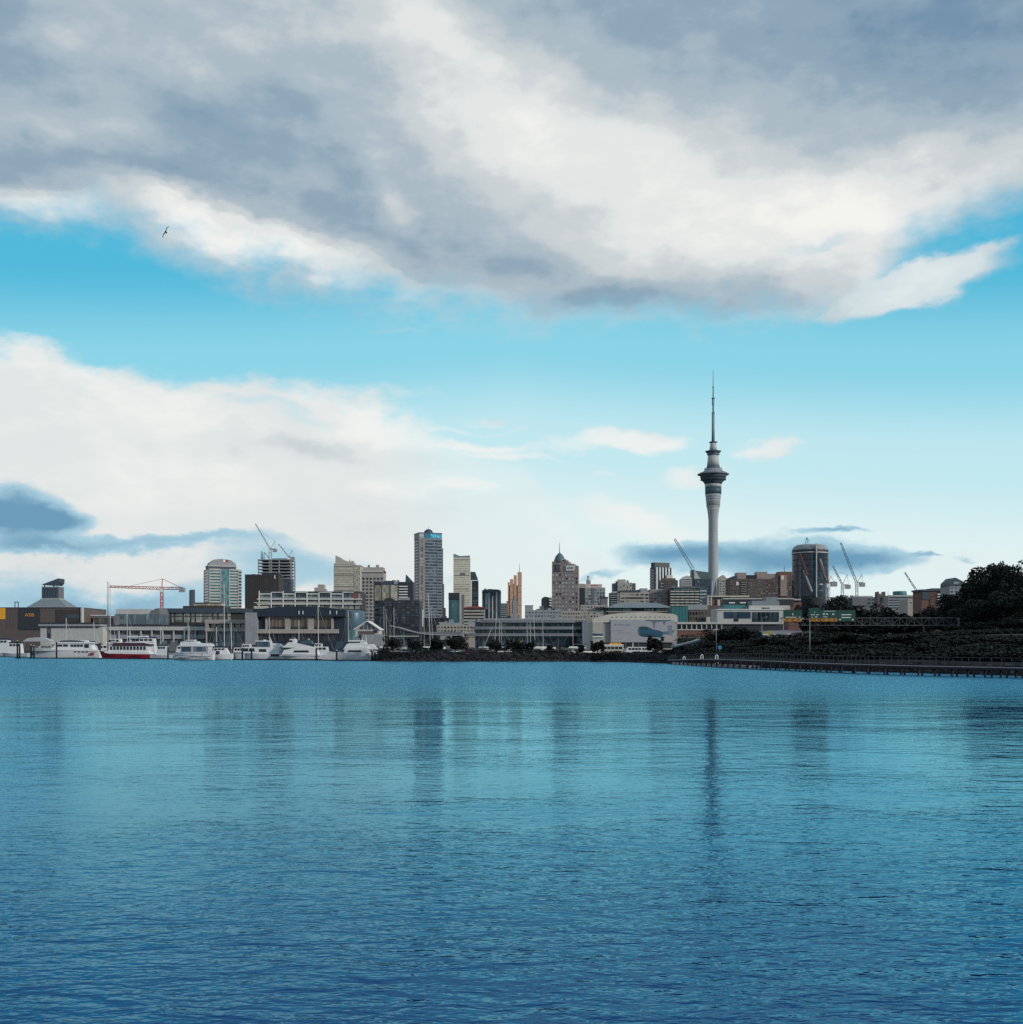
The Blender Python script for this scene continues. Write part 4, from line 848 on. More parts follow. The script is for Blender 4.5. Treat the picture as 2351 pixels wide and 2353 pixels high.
# ================================================================== cranes
def lattice(m, a, b_, w0, w1, r, n):
    a = Vector(a); b_ = Vector(b_); d = (b_ - a); q = d.to_track_quat('Z', 'Y')
    c = lambda t, i: a + d * t + q @ Vector(((-1, 1, 1, -1)[i] * (w0 + (w1 - w0) * t) / 2, (-1, -1, 1, 1)[i] * (w0 + (w1 - w0) * t) / 2, 0))
    for i in range(4): m.tube(c(0, i), c(1, i), r, k=4)
    for k in range(n):
        for i in range(4):
            j = (i + 1) % 4
            m.tube(c(k / n, i), c((k + 1) / n, j), r * .7, k=4) if k % 2 else m.tube(c(k / n, j), c((k + 1) / n, i), r * .7, k=4)
def crane(label, px, py_base, py_top, D, mat, jib, jibw, counter, apex, mw=1.8, cab=True, mmat=None):
    s = S(D); X0 = WX(px, D); z0 = WZ(py_base, D); P_ = lambda p: ((p[0] - px) * s, 0, WZ(p[1], D) - z0)
    r = empty('tower_crane', (X0, D, z0), label, 'crane', 'tower cranes over the city')
    rr = max(.12, (.62 if mat is CRANE_R else .36) * s)
    m = MB(); lattice(m, (0, 0, 0), P_((px, py_top)), mw, mw, rr, max(4, int((py_base - py_top) * s / 2.4))); m.build('mast', mmat or mat, r)
    m = MB(); j0 = P_((px, py_top)); j1 = P_(jib); lattice(m, j0, j1, jibw, jibw * .6, rr, max(6, int((Vector(j1) - Vector(j0)).length / 2.6))); m.build('jib', mat, r)
    if counter:
        m = MB(); c1 = P_(counter); lattice(m, j0, c1, jibw * .9, jibw * .9, rr, 5); m.build('counter_jib', mat, r)
        m = MB(); c = Vector(c1); m.box(c.x - 1.6 if c.x < 0 else c.x - 2.6, c.x + 2.6 if c.x < 0 else c.x + 1.6, -1.2, 1.2, c.z - 3.0, c.z + .4); m.build('counterweight', CONC, r)
    if apex:
        m = MB(); p = P_(apex); m.tube(j0, p, rr * 1.6); m.tube(P_(counter) if counter else j0, p, rr); m.tube(p, [j0[i] + (j1[i] - j0[i]) * .7 for i in range(3)], rr * .5, k=4); m.build('a_frame', mat, r)
    if cab: m = MB(); m.box(-1.3, 1.3, -1.8, -.9, j0[2] - 3.2, j0[2] - .6); m.build('cab', WHITE, r)
    return r
crane('red flat-jib tower crane over the low buildings at left', 372, 1418, 1352, 900, CRANE_R, (252, 1348), 2.0, (420, 1352), (373, 1330))
crane('pale luffing crane on top of the construction tower, jib to upper left', 621, 1290, 1262, 1203, STEEL, (587, 1203), 1.2, (633, 1262), (632, 1243), mw=2.6)
crane('small luffing crane on right corner of the construction tower', 664, 1296, 1280, 1204, STEEL, (640, 1250), 1.0, (674, 1281), (672, 1264), mw=1.8)
crane('big blue-grey crawler crane boom left of the tall tower', 1592, 1330, 1307, 1390, CRANE_B, (1550, 1238), 3.4, None, None, mw=3.2, cab=False)
crane('red and white crane on lattice mast in front of the round tower', 1903, 1418, 1340, 820, M('crane_faded', (.20, .09, .09), .6), (1884, 1292), 1.3, (1918, 1338), (1909, 1324), mw=2.4, mmat=WHITE)
crane('tower crane just right of the round glass tower', 1936, 1378, 1344, 980, STEEL, (1914, 1300), 1.3, (1950, 1345), (1947, 1320))
crane('tower crane with long steep boom, second right of the round tower', 1969, 1378, 1340, 960, CRANE_B, (1932, 1247), 1.7, (1983, 1340), (1981, 1321))
crane('distant crane boom leaning left behind the disc roof offices', 2112, 1385, 1366, 1000, STEEL, (2079, 1315), 1.3, None, None, cab=False)
# ================================================================== waterfront centre and right
b = Bld('banded_offices', 'long low office building with three pale curved floor bands behind the yachts', 1092, 1338, 1429, 520, DKBR, 26)
for i, (y0, y1, xa, xb) in enumerate(((1424.5, 1431, 1104, 1322), (1440, 1446.5, 1086, 1338), (1455.5, 1462, 1078, 1337))):
    m = MB(); n = 24
    vv = []
    for k in range(n + 1):
        t = k / n; x = b.A(xa + (xb - xa) * t); yy = -2.2 - 1.6 * math.sin(t * math.pi) - .5 * math.sin(t * 9)
        vv += [(x, yy, b.Z(y1)), (x, yy, b.Z(y0)), (x, 4, b.Z(y0)), (x, 4, b.Z(y1))]
    m.add(vv, [(k * 4 + j, k * 4 + 4 + j, k * 4 + 4 + (j + 1) % 4, k * 4 + (j + 1) % 4) for k in range(n) for j in range(4)] + [(0, 1, 2, 3), (n * 4 + 3, n * 4 + 2, n * 4 + 1, n * 4)])
    m.build('floor_band', M('band_grey', (.19, .20, .225), .55), b.root)
for (y0, y1) in ((1431.3, 1439.8), (1446.8, 1455.2), (1462.3, 1484)):
    for k in range(20):
        p0 = 1092.5 + k * 12.25; mt = random.choice([GL, GL, GL, GLO, GLB]) if not (y0 < 1435 and k in (5,)) else GLY
        b.pane('front', b.A(p0), b.A(p0 + 11.4), b.Z(y1), b.Z(y0), mt, .05, .25)
for k in range(7): b.part('column', STEEL, [(1112 + k * 34, 1112.9 + k * 34, 1431, 1486, -1.9, -1.5)])
b.part('roof', CONC, [(1110, 1316, 1421, 1424.6, 1, 22)]); b.clutter(1130, 1300, 1421, 7, 16); b.done()
b = Bld('corner_drum', 'blue-grey windowless end tower right of the banded offices', 1338, 1361, 1425, 515, M('drum_grey', (.20, .235, .27)), 14)
for k in range(5): b.part('cladding_panel', M('drum_grey'), [(1338.4 + k * 4.5, 1342.4 + k * 4.5, 1426, 1480, -.25, .1)])
b.done()
b = Bld('swoop_roof_hall', 'glazed hall with long drooping roof behind the parked cars', 905, 1060, 1452, 430, CONCD, 16)
m = MB(); pts = [(898, 1437), (915, 1440.5), (940, 1448), (965, 1454), (990, 1457), (1022, 1458), (1062, 1459)]
m.prism([(b.A(x), b.Z(y)) for x, y in reversed(pts)] + [(b.A(x), b.Z(y + 2.2)) for x, y in pts], -3, 15); m.build('drooping_roof', CONC, b.root)
for k in range(7): b.pane('front', b.A(933 + k * 5), b.A(937.4 + k * 5), b.Z(1462), b.Z(1454.5), GLY, .03, .15)
b.part('eaves_beam', CONCL, [(895, 965, 1461, 1463, -2.5, -2)]); 
for k in range(10): b.pane('front', b.A(908 + k * 15), b.A(920 + k * 15), b.Z(1484), b.Z(1466), GL, .03, .15)
for p in (897, 929, 968, 1005): b.part('post', STEEL, [(p, p + 1.3, 1443 if p < 935 else 1458, 1492, -2.4, -2.1)])
b.part('rooftop_sign', CONC, [(1013, 1040, 1461, 1470, -3.6, -3.2)]); b.done()
m = MB(); cx_, cz_, R_ = 0, 0, 2.6
for i in range(28):
    t0, t1 = 2 * math.pi * i / 28, 2 * math.pi * (i + 1) / 28; m.tube((R_ * math.cos(t0), 0, R_ * math.sin(t0)), (R_ * math.cos(t1), 0, R_ * math.sin(t1)), .22)
b = Bld('old_town_blocks', 'jumble of pale low rooftops behind the drooping roof', 1004, 1110, 1436, 640, BEIGE, 16)
b.grid('front', 1438, 1462, 3, 14, [GLM, GL, GLO], .5, .6, skip=.15); b.part('roof', CONC, [(1010, 1060, 1431, 1436.2, 1, 12), (1075, 1108, 1428, 1436.2, 2, 12)]); b.clutter(1006, 1100, 1431, 6, 8); b.done()
b = Bld('canvas_canopy', 'white saddle-shaped canvas canopy above the dark hedge', 1167, 1203, 1480, 345, WHITE, 6, core=False, cat='canopy')
m = MB(); n = 12; vv = []
for i in range(n + 1):
    u = i / n
    for j in range(7):
        v = j / 6; z = 1469 + 12 * (1 - (2 * u - 1) ** 2) * (1 - .3 * abs(2 * v - 1)) ; vv.append((b.A(1168 + 35 * u), v * 5, b.Z(z)))
m.add(vv, [(i * 7 + j, i * 7 + 7 + j, i * 7 + 8 + j, i * 7 + j + 1) for i in range(n) for j in range(6)], True); m.build('canvas', WHITE, b.root)
for p, y in ((1168.5, 1470), (1203, 1470), (1184, 1484)): b.pole('pole', STEEL, p, y, 1500, 2.5, .09)
# ---- event hall with printed banner
b = Bld('banner_hall', 'big pale hall with curved roof and printed banner of a blue car', 1361, 1556, 1424, 440, M('hall_render', (.40, .38, .36)), 26)
roof = [(1360, 1430), (1362, 1421.5), (1392, 1413), (1420, 1409.5), (1450, 1407.5), (1480, 1406.5), (1520, 1408.5), (1548, 1411), (1554, 1413.5), (1556.5, 1418), (1556.5, 1430)]
b.poly('curved_roof', M('hall_cornice', (.52, .49, .43)), roof, -.8, 26)
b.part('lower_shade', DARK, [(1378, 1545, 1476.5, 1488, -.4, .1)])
b.part('side_wing', M('hall_render'), [(1361.5, 1386, 1430, 1478, -1.2, .1)]); b.part('wing_window', GLB, [(1362, 1385, 1456, 1461, -1.3, -1.19)]); b.part('wing_ledge', WHITE, [(1361, 1386, 1462, 1464.5, -1.8, -1.2)])
for k in range(13): b.part('roof_bracket', CONCD, [(1406 + k * 11, 1407.6 + k * 11, 1417, 1418.8, -1.05, -.79)])
for k in range(4): b.part('wall_joint', CONCD, [(1388 + k * 4.4, 1388.5 + k * 4.4, 1430, 1476, -.06, .1)])
bn = b.part('banner', M('banner_print', (.35, .355, .39), .6, .10, .2, .0), [(1403, 1550, 1424, 1476, -1.15, -.82)])
def bp(name, mat, pts, y): 
    m = MB(); m.prism([(b.A(x), b.Z(yy)) for x, yy in reversed(pts)], y, y + .05); return m.build(name, mat, bn)
bp('car_print', M('print_blue', (.030, .095, .155), .4), [(1465, 1449), (1467, 1441), (1475, 1439.3), (1486, 1440), (1494, 1443.5), (1500, 1446.5), (1514, 1449), (1521, 1452), (1523, 1458), (1519, 1465), (1508, 1464), (1492, 1464.5), (1475, 1463), (1467, 1459)], -1.21)
bp('glass_print', M('print_dark', (.03, .06, .09), .4), [(1469, 1444.5), (1474, 1440.6), (1485, 1441.2), (1492, 1445), (1488, 1446.6), (1472, 1446)], -1.25)
bp('shade_print', M('print_dark'), [(1467, 1458.5), (1476, 1462.5), (1492, 1464), (1508, 1463.5), (1515, 1460), (1500, 1458), (1484, 1456)], -1.23)
bp('tree_print', M('print_slate', (.12, .15, .19)), [(1482, 1424.5), (1543, 1424.5), (1538, 1427), (1529, 1428), (1527, 1436), (1525, 1436), (1523.5, 1428.5), (1508, 1429), (1504, 1434), (1503.5, 1443), (1501, 1443), (1500.5, 1433), (1496, 1428), (1484, 1427)], -1.19)
bp('pillar_print', M('print_steel', (.18, .22, .30)), [(1534, 1437), (1543, 1437), (1544, 1460), (1535, 1458)], -1.19)
bp('road_print', M('print_slate'), [(1512, 1452), (1534, 1451), (1548, 1448), (1548, 1453), (1534, 1458), (1523, 1458)], -1.185)
bp('ground_print', M('print_warm', (.42, .37, .35)), [(1524, 1470), (1530, 1460), (1548, 1468), (1548, 1474), (1524, 1474)], -1.18)
for (x0, y0, n_) in ((1412, 1437, 11), (1406, 1449, 8), (1420, 1455, 9), (1412, 1469, 5)):   # lines of lettering too small to read
    for k in range(n_):
        hh = random.uniform(1.2, 3.0) if y0 == 1437 else random.uniform(.6, 1.1); bp('lettering', M('print_ink', (.16, .18, .24)), [(x0 + k * 3.4, y0 - hh), (x0 + k * 3.4 + 2.2, y0 - hh), (x0 + k * 3.4 + 2.2, y0), (x0 + k * 3.4, y0)], -1.19)
for p in (1416, 1453): b.part('post', WHITE, [(p, p + 1.6, 1477, 1490, -1.5, -1.2)])
b.done()
b = Bld('pavilion', 'pavilion with broad grey hipped roof and lit windows above the banner hall', 1395, 1545, 1397, 620, DKBR, 24)
m = MB(); m.hexa([(b.A(1389), -3, b.Z(1397)), (b.A(1549), -3, b.Z(1397)), (b.A(1549), 26, b.Z(1397)), (b.A(1389), 26, b.Z(1397)), (b.A(1426), 9, b.Z(1384)), (b.A(1514), 9, b.Z(1384)), (b.A(1514), 14, b.Z(1384)), (b.A(1426), 14, b.Z(1384))]); m.build('hipped_roof', ROOFG, b.root)
for p0, p1 in ((1397, 1409), (1410, 1430), (1431, 1451), (1480, 1486), (1488, 1494), (1496, 1502), (1508, 1520), (1521, 1537)): b.pane('front', b.A(p0), b.A(p1), b.Z(1403.5), b.Z(1398.5), GLY, .03, .2)
b.part('sill_band', CONCL, [(1394, 1546, 1404.5, 1406, -.6, .1)]); b.part('parapet', BROWN, [(1398, 1546, 1406, 1412, -.5, .1)])
for k in range(4): b.part('white_post', CONCL, [(1374 + k * 4, 1376 + k * 4, 1404, 1416, 1, 2)])
b.done()
b = Bld('teal_box', 'plain teal clad box right of the pavilion', 1543, 1581, 1394, 600, TEAL, 16)
for k in range(6): b.part('cladding_panel', TEAL, [(1543.5 + k * 6.3, 1549 + k * 6.3, 1395, 1430, -.2, .1)])
b.done()
b = Bld('grey_terrace', 'drab brown terrace block between teal box and white building', 1581, 1652, 1391, 620, BROWN, 18)
b.part('upper_wall', CONC, [(1581, 1626, 1390, 1402, -.4, .1)]); b.grid('front', 1404, 1428, 2, 6, [GL, GLO], .5, .6, pa=(b.A(1583), b.A(1624))); b.part('porch', CONCL, [(1621, 1630, 1418, 1430, -3, -.5)]); b.done()
b = Bld('portal_frame_house', 'house with tall white portal columns below the tall tower', 1624, 1678, 1372, 720, CONCD, 18)
b.part('column', CONCL, [(1624, 1627, 1371, 1428, -2.4, -1.8), (1632, 1635, 1371, 1412, -2.4, -1.8)]); b.part('beam', CREAM, [(1624, 1720, 1369, 1372.3, -2.5, 2)]); b.part('ladder_rungs', CONCL, [(1627, 1632, 1376 + k * 6, 1377.4 + k * 6, -2.3, -1.9) for k in range(6)])
b.part('gable_end', BEIGE, [(1662, 1676, 1374, 1392, -1, .1)]); b.part('brick_panel', BRICK, [(1637, 1648, 1376, 1388, -.5, .1)]); b.part('awning', CREAM, [(1648, 1654, 1378, 1392, -1.4, -.3)]); b.done()
b = Bld('white_villa', 'white flat-roofed building with wide dark window bays left of the road signs', 1648, 1801, 1401, 520, CONCL, 16)
b.part('upper_storey', CONCL, [(1724, 1818, 1391, 1401.2, 2, 14)]); b.part('grey_roof', ROOFG, [(1731, 1794, 1380, 1391.2, 2.5, 13)]); b.part('top_roof', ROOFG, [(1765, 1790, 1371, 1380.2, 3.5, 12)]); b.part('slot_window', GL, [(1754, 1771, 1396, 1399.4, 1.8, 2.05)])
b.part('dark_roof_strip', DARK, [(1676, 1842, 1374, 1390, 14.5, 20)]); b.part('long_eaves', CONCL, [(1676, 1842, 1371.6, 1374, 14, 21)])
for p in (1689, 1715): b.part('white_dinghy_roof', WHITE, [(p, p + 14, 1381, 1383.6, 14.2, 14.6)])
b.part('teal_roof', TEAL, [(1668, 1718, 1389, 1400.6, 4, 9)])
for p0, p1 in ((1664, 1686), (1698, 1725)): b.pane('front', b.A(p0), b.A(p1), b.Z(1421), b.Z(1406), GLB, .03, .2)
b.pane('front', b.A(1687), b.A(1697), b.Z(1428), b.Z(1406), GL, .03, .2)
for k in range(6): b.pane('front', b.A(1729 + k * 10.4), b.A(1738 + k * 10.4), b.Z(1430), b.Z(1406.5), GL, .03, .2)
b.part('white_edge', WHITE, [(1647.5, 1802, 1399.5, 1401.3, -.5, 15)]); b.done()
b = Bld('red_roof_house', 'small dark red roofed house behind the green road signs', 1812, 1842, 1384, 560, BRICK, 10)
b.part('eaves', CONCL, [(1796, 1842, 1376, 1379, 1, 6)]); b.done()
# ---- elevated road
b = Bld('road_viaduct', 'elevated road with white parapet and dark openings above brown wall', 1556, 1800, 1434, 470, DARK, 14, cat='viaduct')
b.part('parapet', CONCL, [(1556, 1790, 1429.5, 1434.2, -1, 14)])
for k in range(9): b.part('post', CONCL, [(1565 + k * 11.5, 1566.8 + k * 11.5, 1434.3, 1446, -.6, -.1)])
b.part('lower_band', CONCL, [(1556, 1652, 1446, 1448.3, -1.1, .1)]); b.part('brick_wall', BRICK, [(1556, 1662, 1448.4, 1464, -.7, .1)]); b.part('foot_band', CONCL, [(1556, 1618, 1464, 1466, -1.1, -.1)])
b.done()
# ---- sign gantry
GANT = M('gantry_steel', (.085, .09, .10), .6)
GD = 300.0; gs = S(GD); gz = zt(WX(2203, GD), GD) - .3
g = empty('sign_gantry', (WX(2203, GD), GD, gz), 'long steel lattice road gantry with end post beside the big trees', 'gantry')
gp = lambda px, py, y=0.: ((px - 2203) * gs, y, WZ(py, GD) - gz)
m = MB(); m.box(-.22, .22, -.2, .2, 0, WZ(1419, GD) - gz); m.build('post', GANT, g)
m = MB(); m.box(gp(2126, 0)[0] - .12, gp(2126, 0)[0] + .12, .9, 1.1, 0, WZ(1437, GD) - gz); m.build('post', GANT, g)
for y in (1420, 1437): m = MB(); m.tube(gp(1795, y), gp(2203, y), .11, k=6); m.tube(gp(1795, y, 1.2), gp(2203, y, 1.2), .11, k=6); m.build('chord', GANT, g)
for k in range(24):
    xa = 2203 - k * 17; m = MB(); m.tube(gp(xa, 1437 if k % 2 else 1420), gp(xa - 17, 1420 if k % 2 else 1437), .06, k=5); m.tube(gp(xa - 17, 1420), gp(xa - 17, 1437), .05, k=5); m.build('lattice_bar', GANT, g)
def roadsign(label, x0, x1, y0, y1, oy, marks):
    r = empty('road_sign', (WX(x0, GD), GD - .6, WZ(y1, GD)), label, 'road sign', 'green road signs on the gantry')
    q = lambda px, py: ((px - x0) * gs, WZ(py, GD) - WZ(y1, GD))
    def pl(name, mat, a, c, e, f, ya, yb): m = MB(); A_, B_ = q(a, f), q(c, e); m.box(A_[0], B_[0], ya, yb, A_[1], B_[1]); return m.build(name, mat, r)
    pl('sign_panel', M('sign_dull_green', (.012, .062, .05), .6, .15), x0, x1, y0, oy, 0, .12); 
    if oy < y1: 
        pl('exit_panel', M('sign_amber', (.42, .19, .03), .6), x0 + 1, x1 - .3, oy + .3, y1, -.02, .12)
        for k in range(3): pl('exit_mark', M('sign_ink', (.03, .025, .02)), x0 + (x1 - x0) * (.12 + k * .32), x0 + (x1 - x0) * (.12 + k * .32) + 5, oy + 2.2, oy + 4.4, -.05, -.021)
    for (a, c, e, f) in marks: pl('sign_mark', M('sign_white', (.55, .60, .58), .6, .1), a, c, e, f, -.03, -.001)
    pl('bracket', GANT, x0 + 6, x0 + 7, y0, y1, .125, .5)
roadsign('green road sign with orange strip, leftmost on the gantry', 1799, 1842, 1402, 1428, 1421, [(1819.5, 1822, 1410, 1414), (1804, 1829, 1417.6, 1419.2), (1834, 1838, 1417.6, 1419.2)])
roadsign('green road sign with raised top, second on the gantry', 1857, 1884, 1397, 1428, 1421, [(1862, 1871, 1412, 1413.6), (1874, 1880, 1412, 1413.6), (1864, 1866, 1417, 1419.4), (1871, 1877, 1417, 1418.6), (1870, 1872, 1406, 1408)])
roadsign('green road sign with orange strip, third on the gantry', 1884.6, 1923, 1402, 1428, 1421, [(1897, 1901, 1410, 1413), (1911, 1916, 1410, 1413), (1890, 1894, 1409, 1413), (1892, 1918, 1404, 1405), (1890, 1900, 1417, 1418.4)])
roadsign('plain green road sign with two white lines, rightmost on the gantry', 1924, 1964, 1402, 1428, 1428, [(1932, 1955, 1411.6, 1413.8), (1932, 1953, 1418, 1420.2), (1927, 1931, 1422.5, 1425.5), (1956, 1960, 1422.5, 1425.5)])
# ---- shore shed
b = Bld('shore_shed', 'small shed with long sloping roof beside the boardwalk', 1574, 1608, 1477, 290, BEIGE, 5, cat='shed')
b.poly('sloping_roof', STEEL, [(1547, 1485), (1600, 1471.5), (1608.5, 1468), (1609.5, 1473), (1602, 1475), (1549, 1488)], -.8, 5.6); b.part('upper_wall', BEIGE, [(1600, 1608, 1471.5, 1477.2, 0, 5)]); b.part('dark_front', DARK, [(1552, 1573, 1483, 1500, .8, 4)]); b.done()

# ================================================================== boardwalk on the right shore
BW = [(1536, 270, 1517), (1600, 247, 1515), (1660, 228, 1515.5), (1700, 218, 1517), (1760, 206, 1519), (1830, 194, 1522.5), (1900, 184, 1525), (1960, 176, 1526.8), (2040, 168, 1529), (2120, 162, 1531), (2200, 157, 1532.6), (2280, 153, 1534), (2351, 150, 1535.5), (2440, 147, 1537)]
BP = [Vector((WX(p, d), d, WZ(y, d))) for p, d, y in BW]
wk = empty('boardwalk', (BP[7].x, BP[7].y, 0), 'timber boardwalk on piles with pale edge beam along the right shore', 'boardwalk'); o0 = Vector(wk.location)
for a, c in zip(BP, BP[1:]):
    m = MB(); dv = (c - a).normalized(); nv = Vector((-dv.y, dv.x, 0)).normalized(); nv = nv if nv.y > 0 else -nv
    a_, c_ = a - o0, c - o0
    m.hexa([a_ - Vector((0, 0, .3)), c_ - Vector((0, 0, .3)), c_ + nv * 3 - Vector((0, 0, .3)), a_ + nv * 3 - Vector((0, 0, .3)), a_, c_, c_ + nv * 3, a_ + nv * 3]); m.build('deck', TIMBER, wk)
    m = MB(); m.tube(a_ + Vector((0, -.1, .02)), c_ + Vector((0, -.1, .02)), .075); m.build('edge_beam', M('edge_grey', (.34, .34, .36)), wk)
    L = (c - a).length; n = max(2, int(L / 3.2))
    for k in range(n):
        p = a_ + (c_ - a_) * (k / n); q = p + nv * 2.6
        m = MB(); m.tube(p + Vector((0, .15, -.3)), (p.x, p.y + .15, -1.6), .16); m.build('pile', TIMBER, wk); m = MB(); m.tube(q + Vector((0, 0, -.3)), (q.x, q.y, -1.6), .16); m.build('pile', TIMBER, wk)
    m = MB(); m.tube(a_ + nv * 2.8 + Vector((0, 0, 1.25)), c_ + nv * 2.8 + Vector((0, 0, 1.25)), .05); m.tube(a_ + nv * 2.8 + Vector((0, 0, .2)), c_ + nv * 2.8 + Vector((0, 0, .2)), .04)
    m.build('handrail', M('rail_grey', (.05, .05, .058)), wk)
    nb = max(3, int(L / 1.3))
    for k in range(nb):
        p = a_ + (c_ - a_) * (k / nb) + nv * 2.8; m = MB(); m.tube(p, p + Vector((0, 0, 1.25)), .04, k=4); m.build('rail_post', M('rail_grey'), wk)
pt = MB(); a = BP[0]; c = Vector((WX(1712, 219), 219, .25)); a = Vector((WX(1545, 266), 266, .35))
dv = (c - a).normalized(); nv = Vector((-dv.y, dv.x, 0)); nv = nv if nv.y > 0 else -nv
pt.hexa([Vector((0, 0, -.6)), c - a + Vector((0, 0, -.6)), c - a + nv * 3 + Vector((0, 0, -.6)), nv * 3 + Vector((0, 0, -.6)), Vector((0, 0, .2)), c - a + Vector((0, 0, .2)), c - a + nv * 3 + Vector((0, 0, .2)), nv * 3 + Vector((0, 0, .2))])
lp = empty('landing_pontoon', a, 'low grey floating landing with white hoops below the boardwalk', 'pontoon'); pt.build('float', CONC, lp)
for p in (1572, 1613, 1647):
    D = 259 - (p - 1572) * .27; m = MB(); x = WX(p, D) - a.x; y = D - a.y; h = WZ(1504 if p > 1580 else 1508, D) - a.z
    m.tube((x - .25, y, -.6), (x - .25, y, h - .3), .1); m.tube((x + .25, y, -.6), (x + .25, y, h - .3), .1); m.tube((x - .25, y, h - .3), (x, y, h), .1); m.tube((x, y, h), (x + .25, y, h - .3), .1); m.build('hoop', WHITE, lp)
# ================================================================== boats
GELW = M('gelcoat', (.70, .70, .69), .3, .08, .6, .06); GELG = M('gelcoat_grey', (.42, .43, .45), .35, .1); BTG = G('boat_glass', (.012, .016, .026), (.05, .06, .075), share=.2); BOOT = M('boot_stripe', (.02, .022, .035), .5)
class Boat:
    """outline points are photo pixels; bow = +1 points right, -1 points left"""
    def __init__(s, name, label, px0, px1, D, beam, bow, sheer, hull=None, stripe=None, cat='boat', group='boats moored at the marina', rz=0.0, boot=True):
        s.s = S(D); s.D = D; s.px0 = px0; s.L = (px1 - px0) * s.s; s.bow = bow; s.beam = beam
        s.root = empty(name, (WX(px0, D), D, 0), label, cat, group, rz); s.hm = hull or GELW
        s.hull(sheer, stripe, boot)
    def x(s, px): return (px - s.px0) * s.s
    def z(s, py): return WZ(py, s.D)
    def hull(s, sheer, stripe, boot):
        n = 18; k = 6; vs = []
        sh = sorted((s.x(p), s.z(y)) for p, y in sheer)
        def top(x):
            for (xa, za), (xb, zb) in zip(sh, sh[1:]):
                if xa <= x <= xb: return za + (zb - za) * (x - xa) / max(xb - xa, 1e-6)
            return sh[0][1] if x < sh[0][0] else sh[-1][1]
        for i in range(n + 1):
            t = i / n; xx = s.L * t; u = t if s.bow > 0 else 1 - t          # u: 0 stern .. 1 bow
            hb = s.beam / 2 * (.86 + .14 * min(1, u / .35)) * (1 - max(0, (u - .45) / .55) ** 2.2)
            hb = max(hb, .04); zt_ = top(xx)
            for j in range(k + 1):
                v = j / k; z = -.5 + (zt_ + .5) * v; flare = .60 + .40 * v ** .6
                rake = (1 - v) * s.L * .07 * max(0, (u - .6) / .4) * (-1 if s.bow > 0 else 1)
                vs.append((xx + rake, -hb * flare, z))
            for j in range(k + 1):
                v = 1 - j / k; z = -.5 + (zt_ + .5) * v; flare = .60 + .40 * v ** .6
                rake = (1 - v) * s.L * .07 * max(0, (u - .6) / .4) * (-1 if s.bow > 0 else 1)
                vs.append((xx + rake, hb * flare, z))
        w_ = 2 * (k + 1); m = MB()
        m.add(vs, [(i * w_ + j, (i + 1) * w_ + j, (i + 1) * w_ + (j + 1) % w_, i * w_ + (j + 1) % w_) for i in range(n) for j in range(w_)] + [tuple(range(w_)), tuple(range(n * w_ + w_ - 1, n * w_ - 1, -1))])
        h = m.build('hull', s.hm, s.root, (0, s.beam / 2, 0)); s.top = top
        if stripe:
            q = MB(); q.prism([(s.L * .04 + s.L * .9 * i / 10, top(s.L * (.04 + .09 * i)) * .55) for i in range(11)] + [(s.L * .94 - s.L * .9 * i / 10, top(s.L * (.94 - .09 * i)) * .55 + .14) for i in range(11)], .0, .03)
            q.build('hull_stripe', stripe, h, (0, -s.beam / 2 - .02, 0))
        if boot:
            q = MB(); q.box(s.L * .02, s.L * .95, -s.beam * .475, s.beam * .475, -.45, .16); q.build('boot_line', BOOT, h)
    def sup(s, name, mat, pts, bf=.8, parent=None, proud=0.0):
        hb = s.beam * bf / 2 + proud; m = MB(); m.prism([(s.x(p), s.z(y)) for p, y in reversed(pts)], s.beam / 2 - hb, s.beam / 2 + hb)
        return m.build(name, mat, parent or s.root)
    def win(s, x0, x1, y0, y1, bf, n=1, gap=.12, mat=None, slant=0.0):
        w_ = (x1 - x0) / n
        for k in range(n):
            a, c = x0 + k * w_, x0 + (k + 1 - gap) * w_
            s.sup('window', mat or BTG, [(a - slant, y1), (a, y0), (c, y0), (c + (slant if k == n - 1 else 0), y1)], bf, proud=.03)
    def rail(s, x0, x1, h=.7, n=8):
        m = MB()
        for sd in (.06, .94):
            pr_ = None
            for k in range(n + 1):
                xx = s.x(x0 + (x1 - x0) * k / n); u = xx / s.L; u = u if s.bow > 0 else 1 - u
                hb = .46 * (1 - max(0, (u - .45) / .55) ** 2.2); yy = s.beam * (.5 - hb if sd < .5 else .5 + hb); zz = s.top(xx)
                m.tube((xx, yy, zz), (xx, yy, zz + h), .03, k=4)
                if pr_: m.tube(pr_, (xx, yy, zz + h), .03, k=4)
                pr_ = (xx, yy, zz + h)
        m.build('rail', STEEL, s.root)
    def stick(s, name, mat, x0, y0, x1, y1, r, y=None):
        m = MB(); yy = s.beam / 2 if y is None else y; m.tube((s.x(x0), yy, s.z(y0)), (s.x(x1), yy, s.z(y1)), r, r * .7); return m.build(name, mat, s.root)

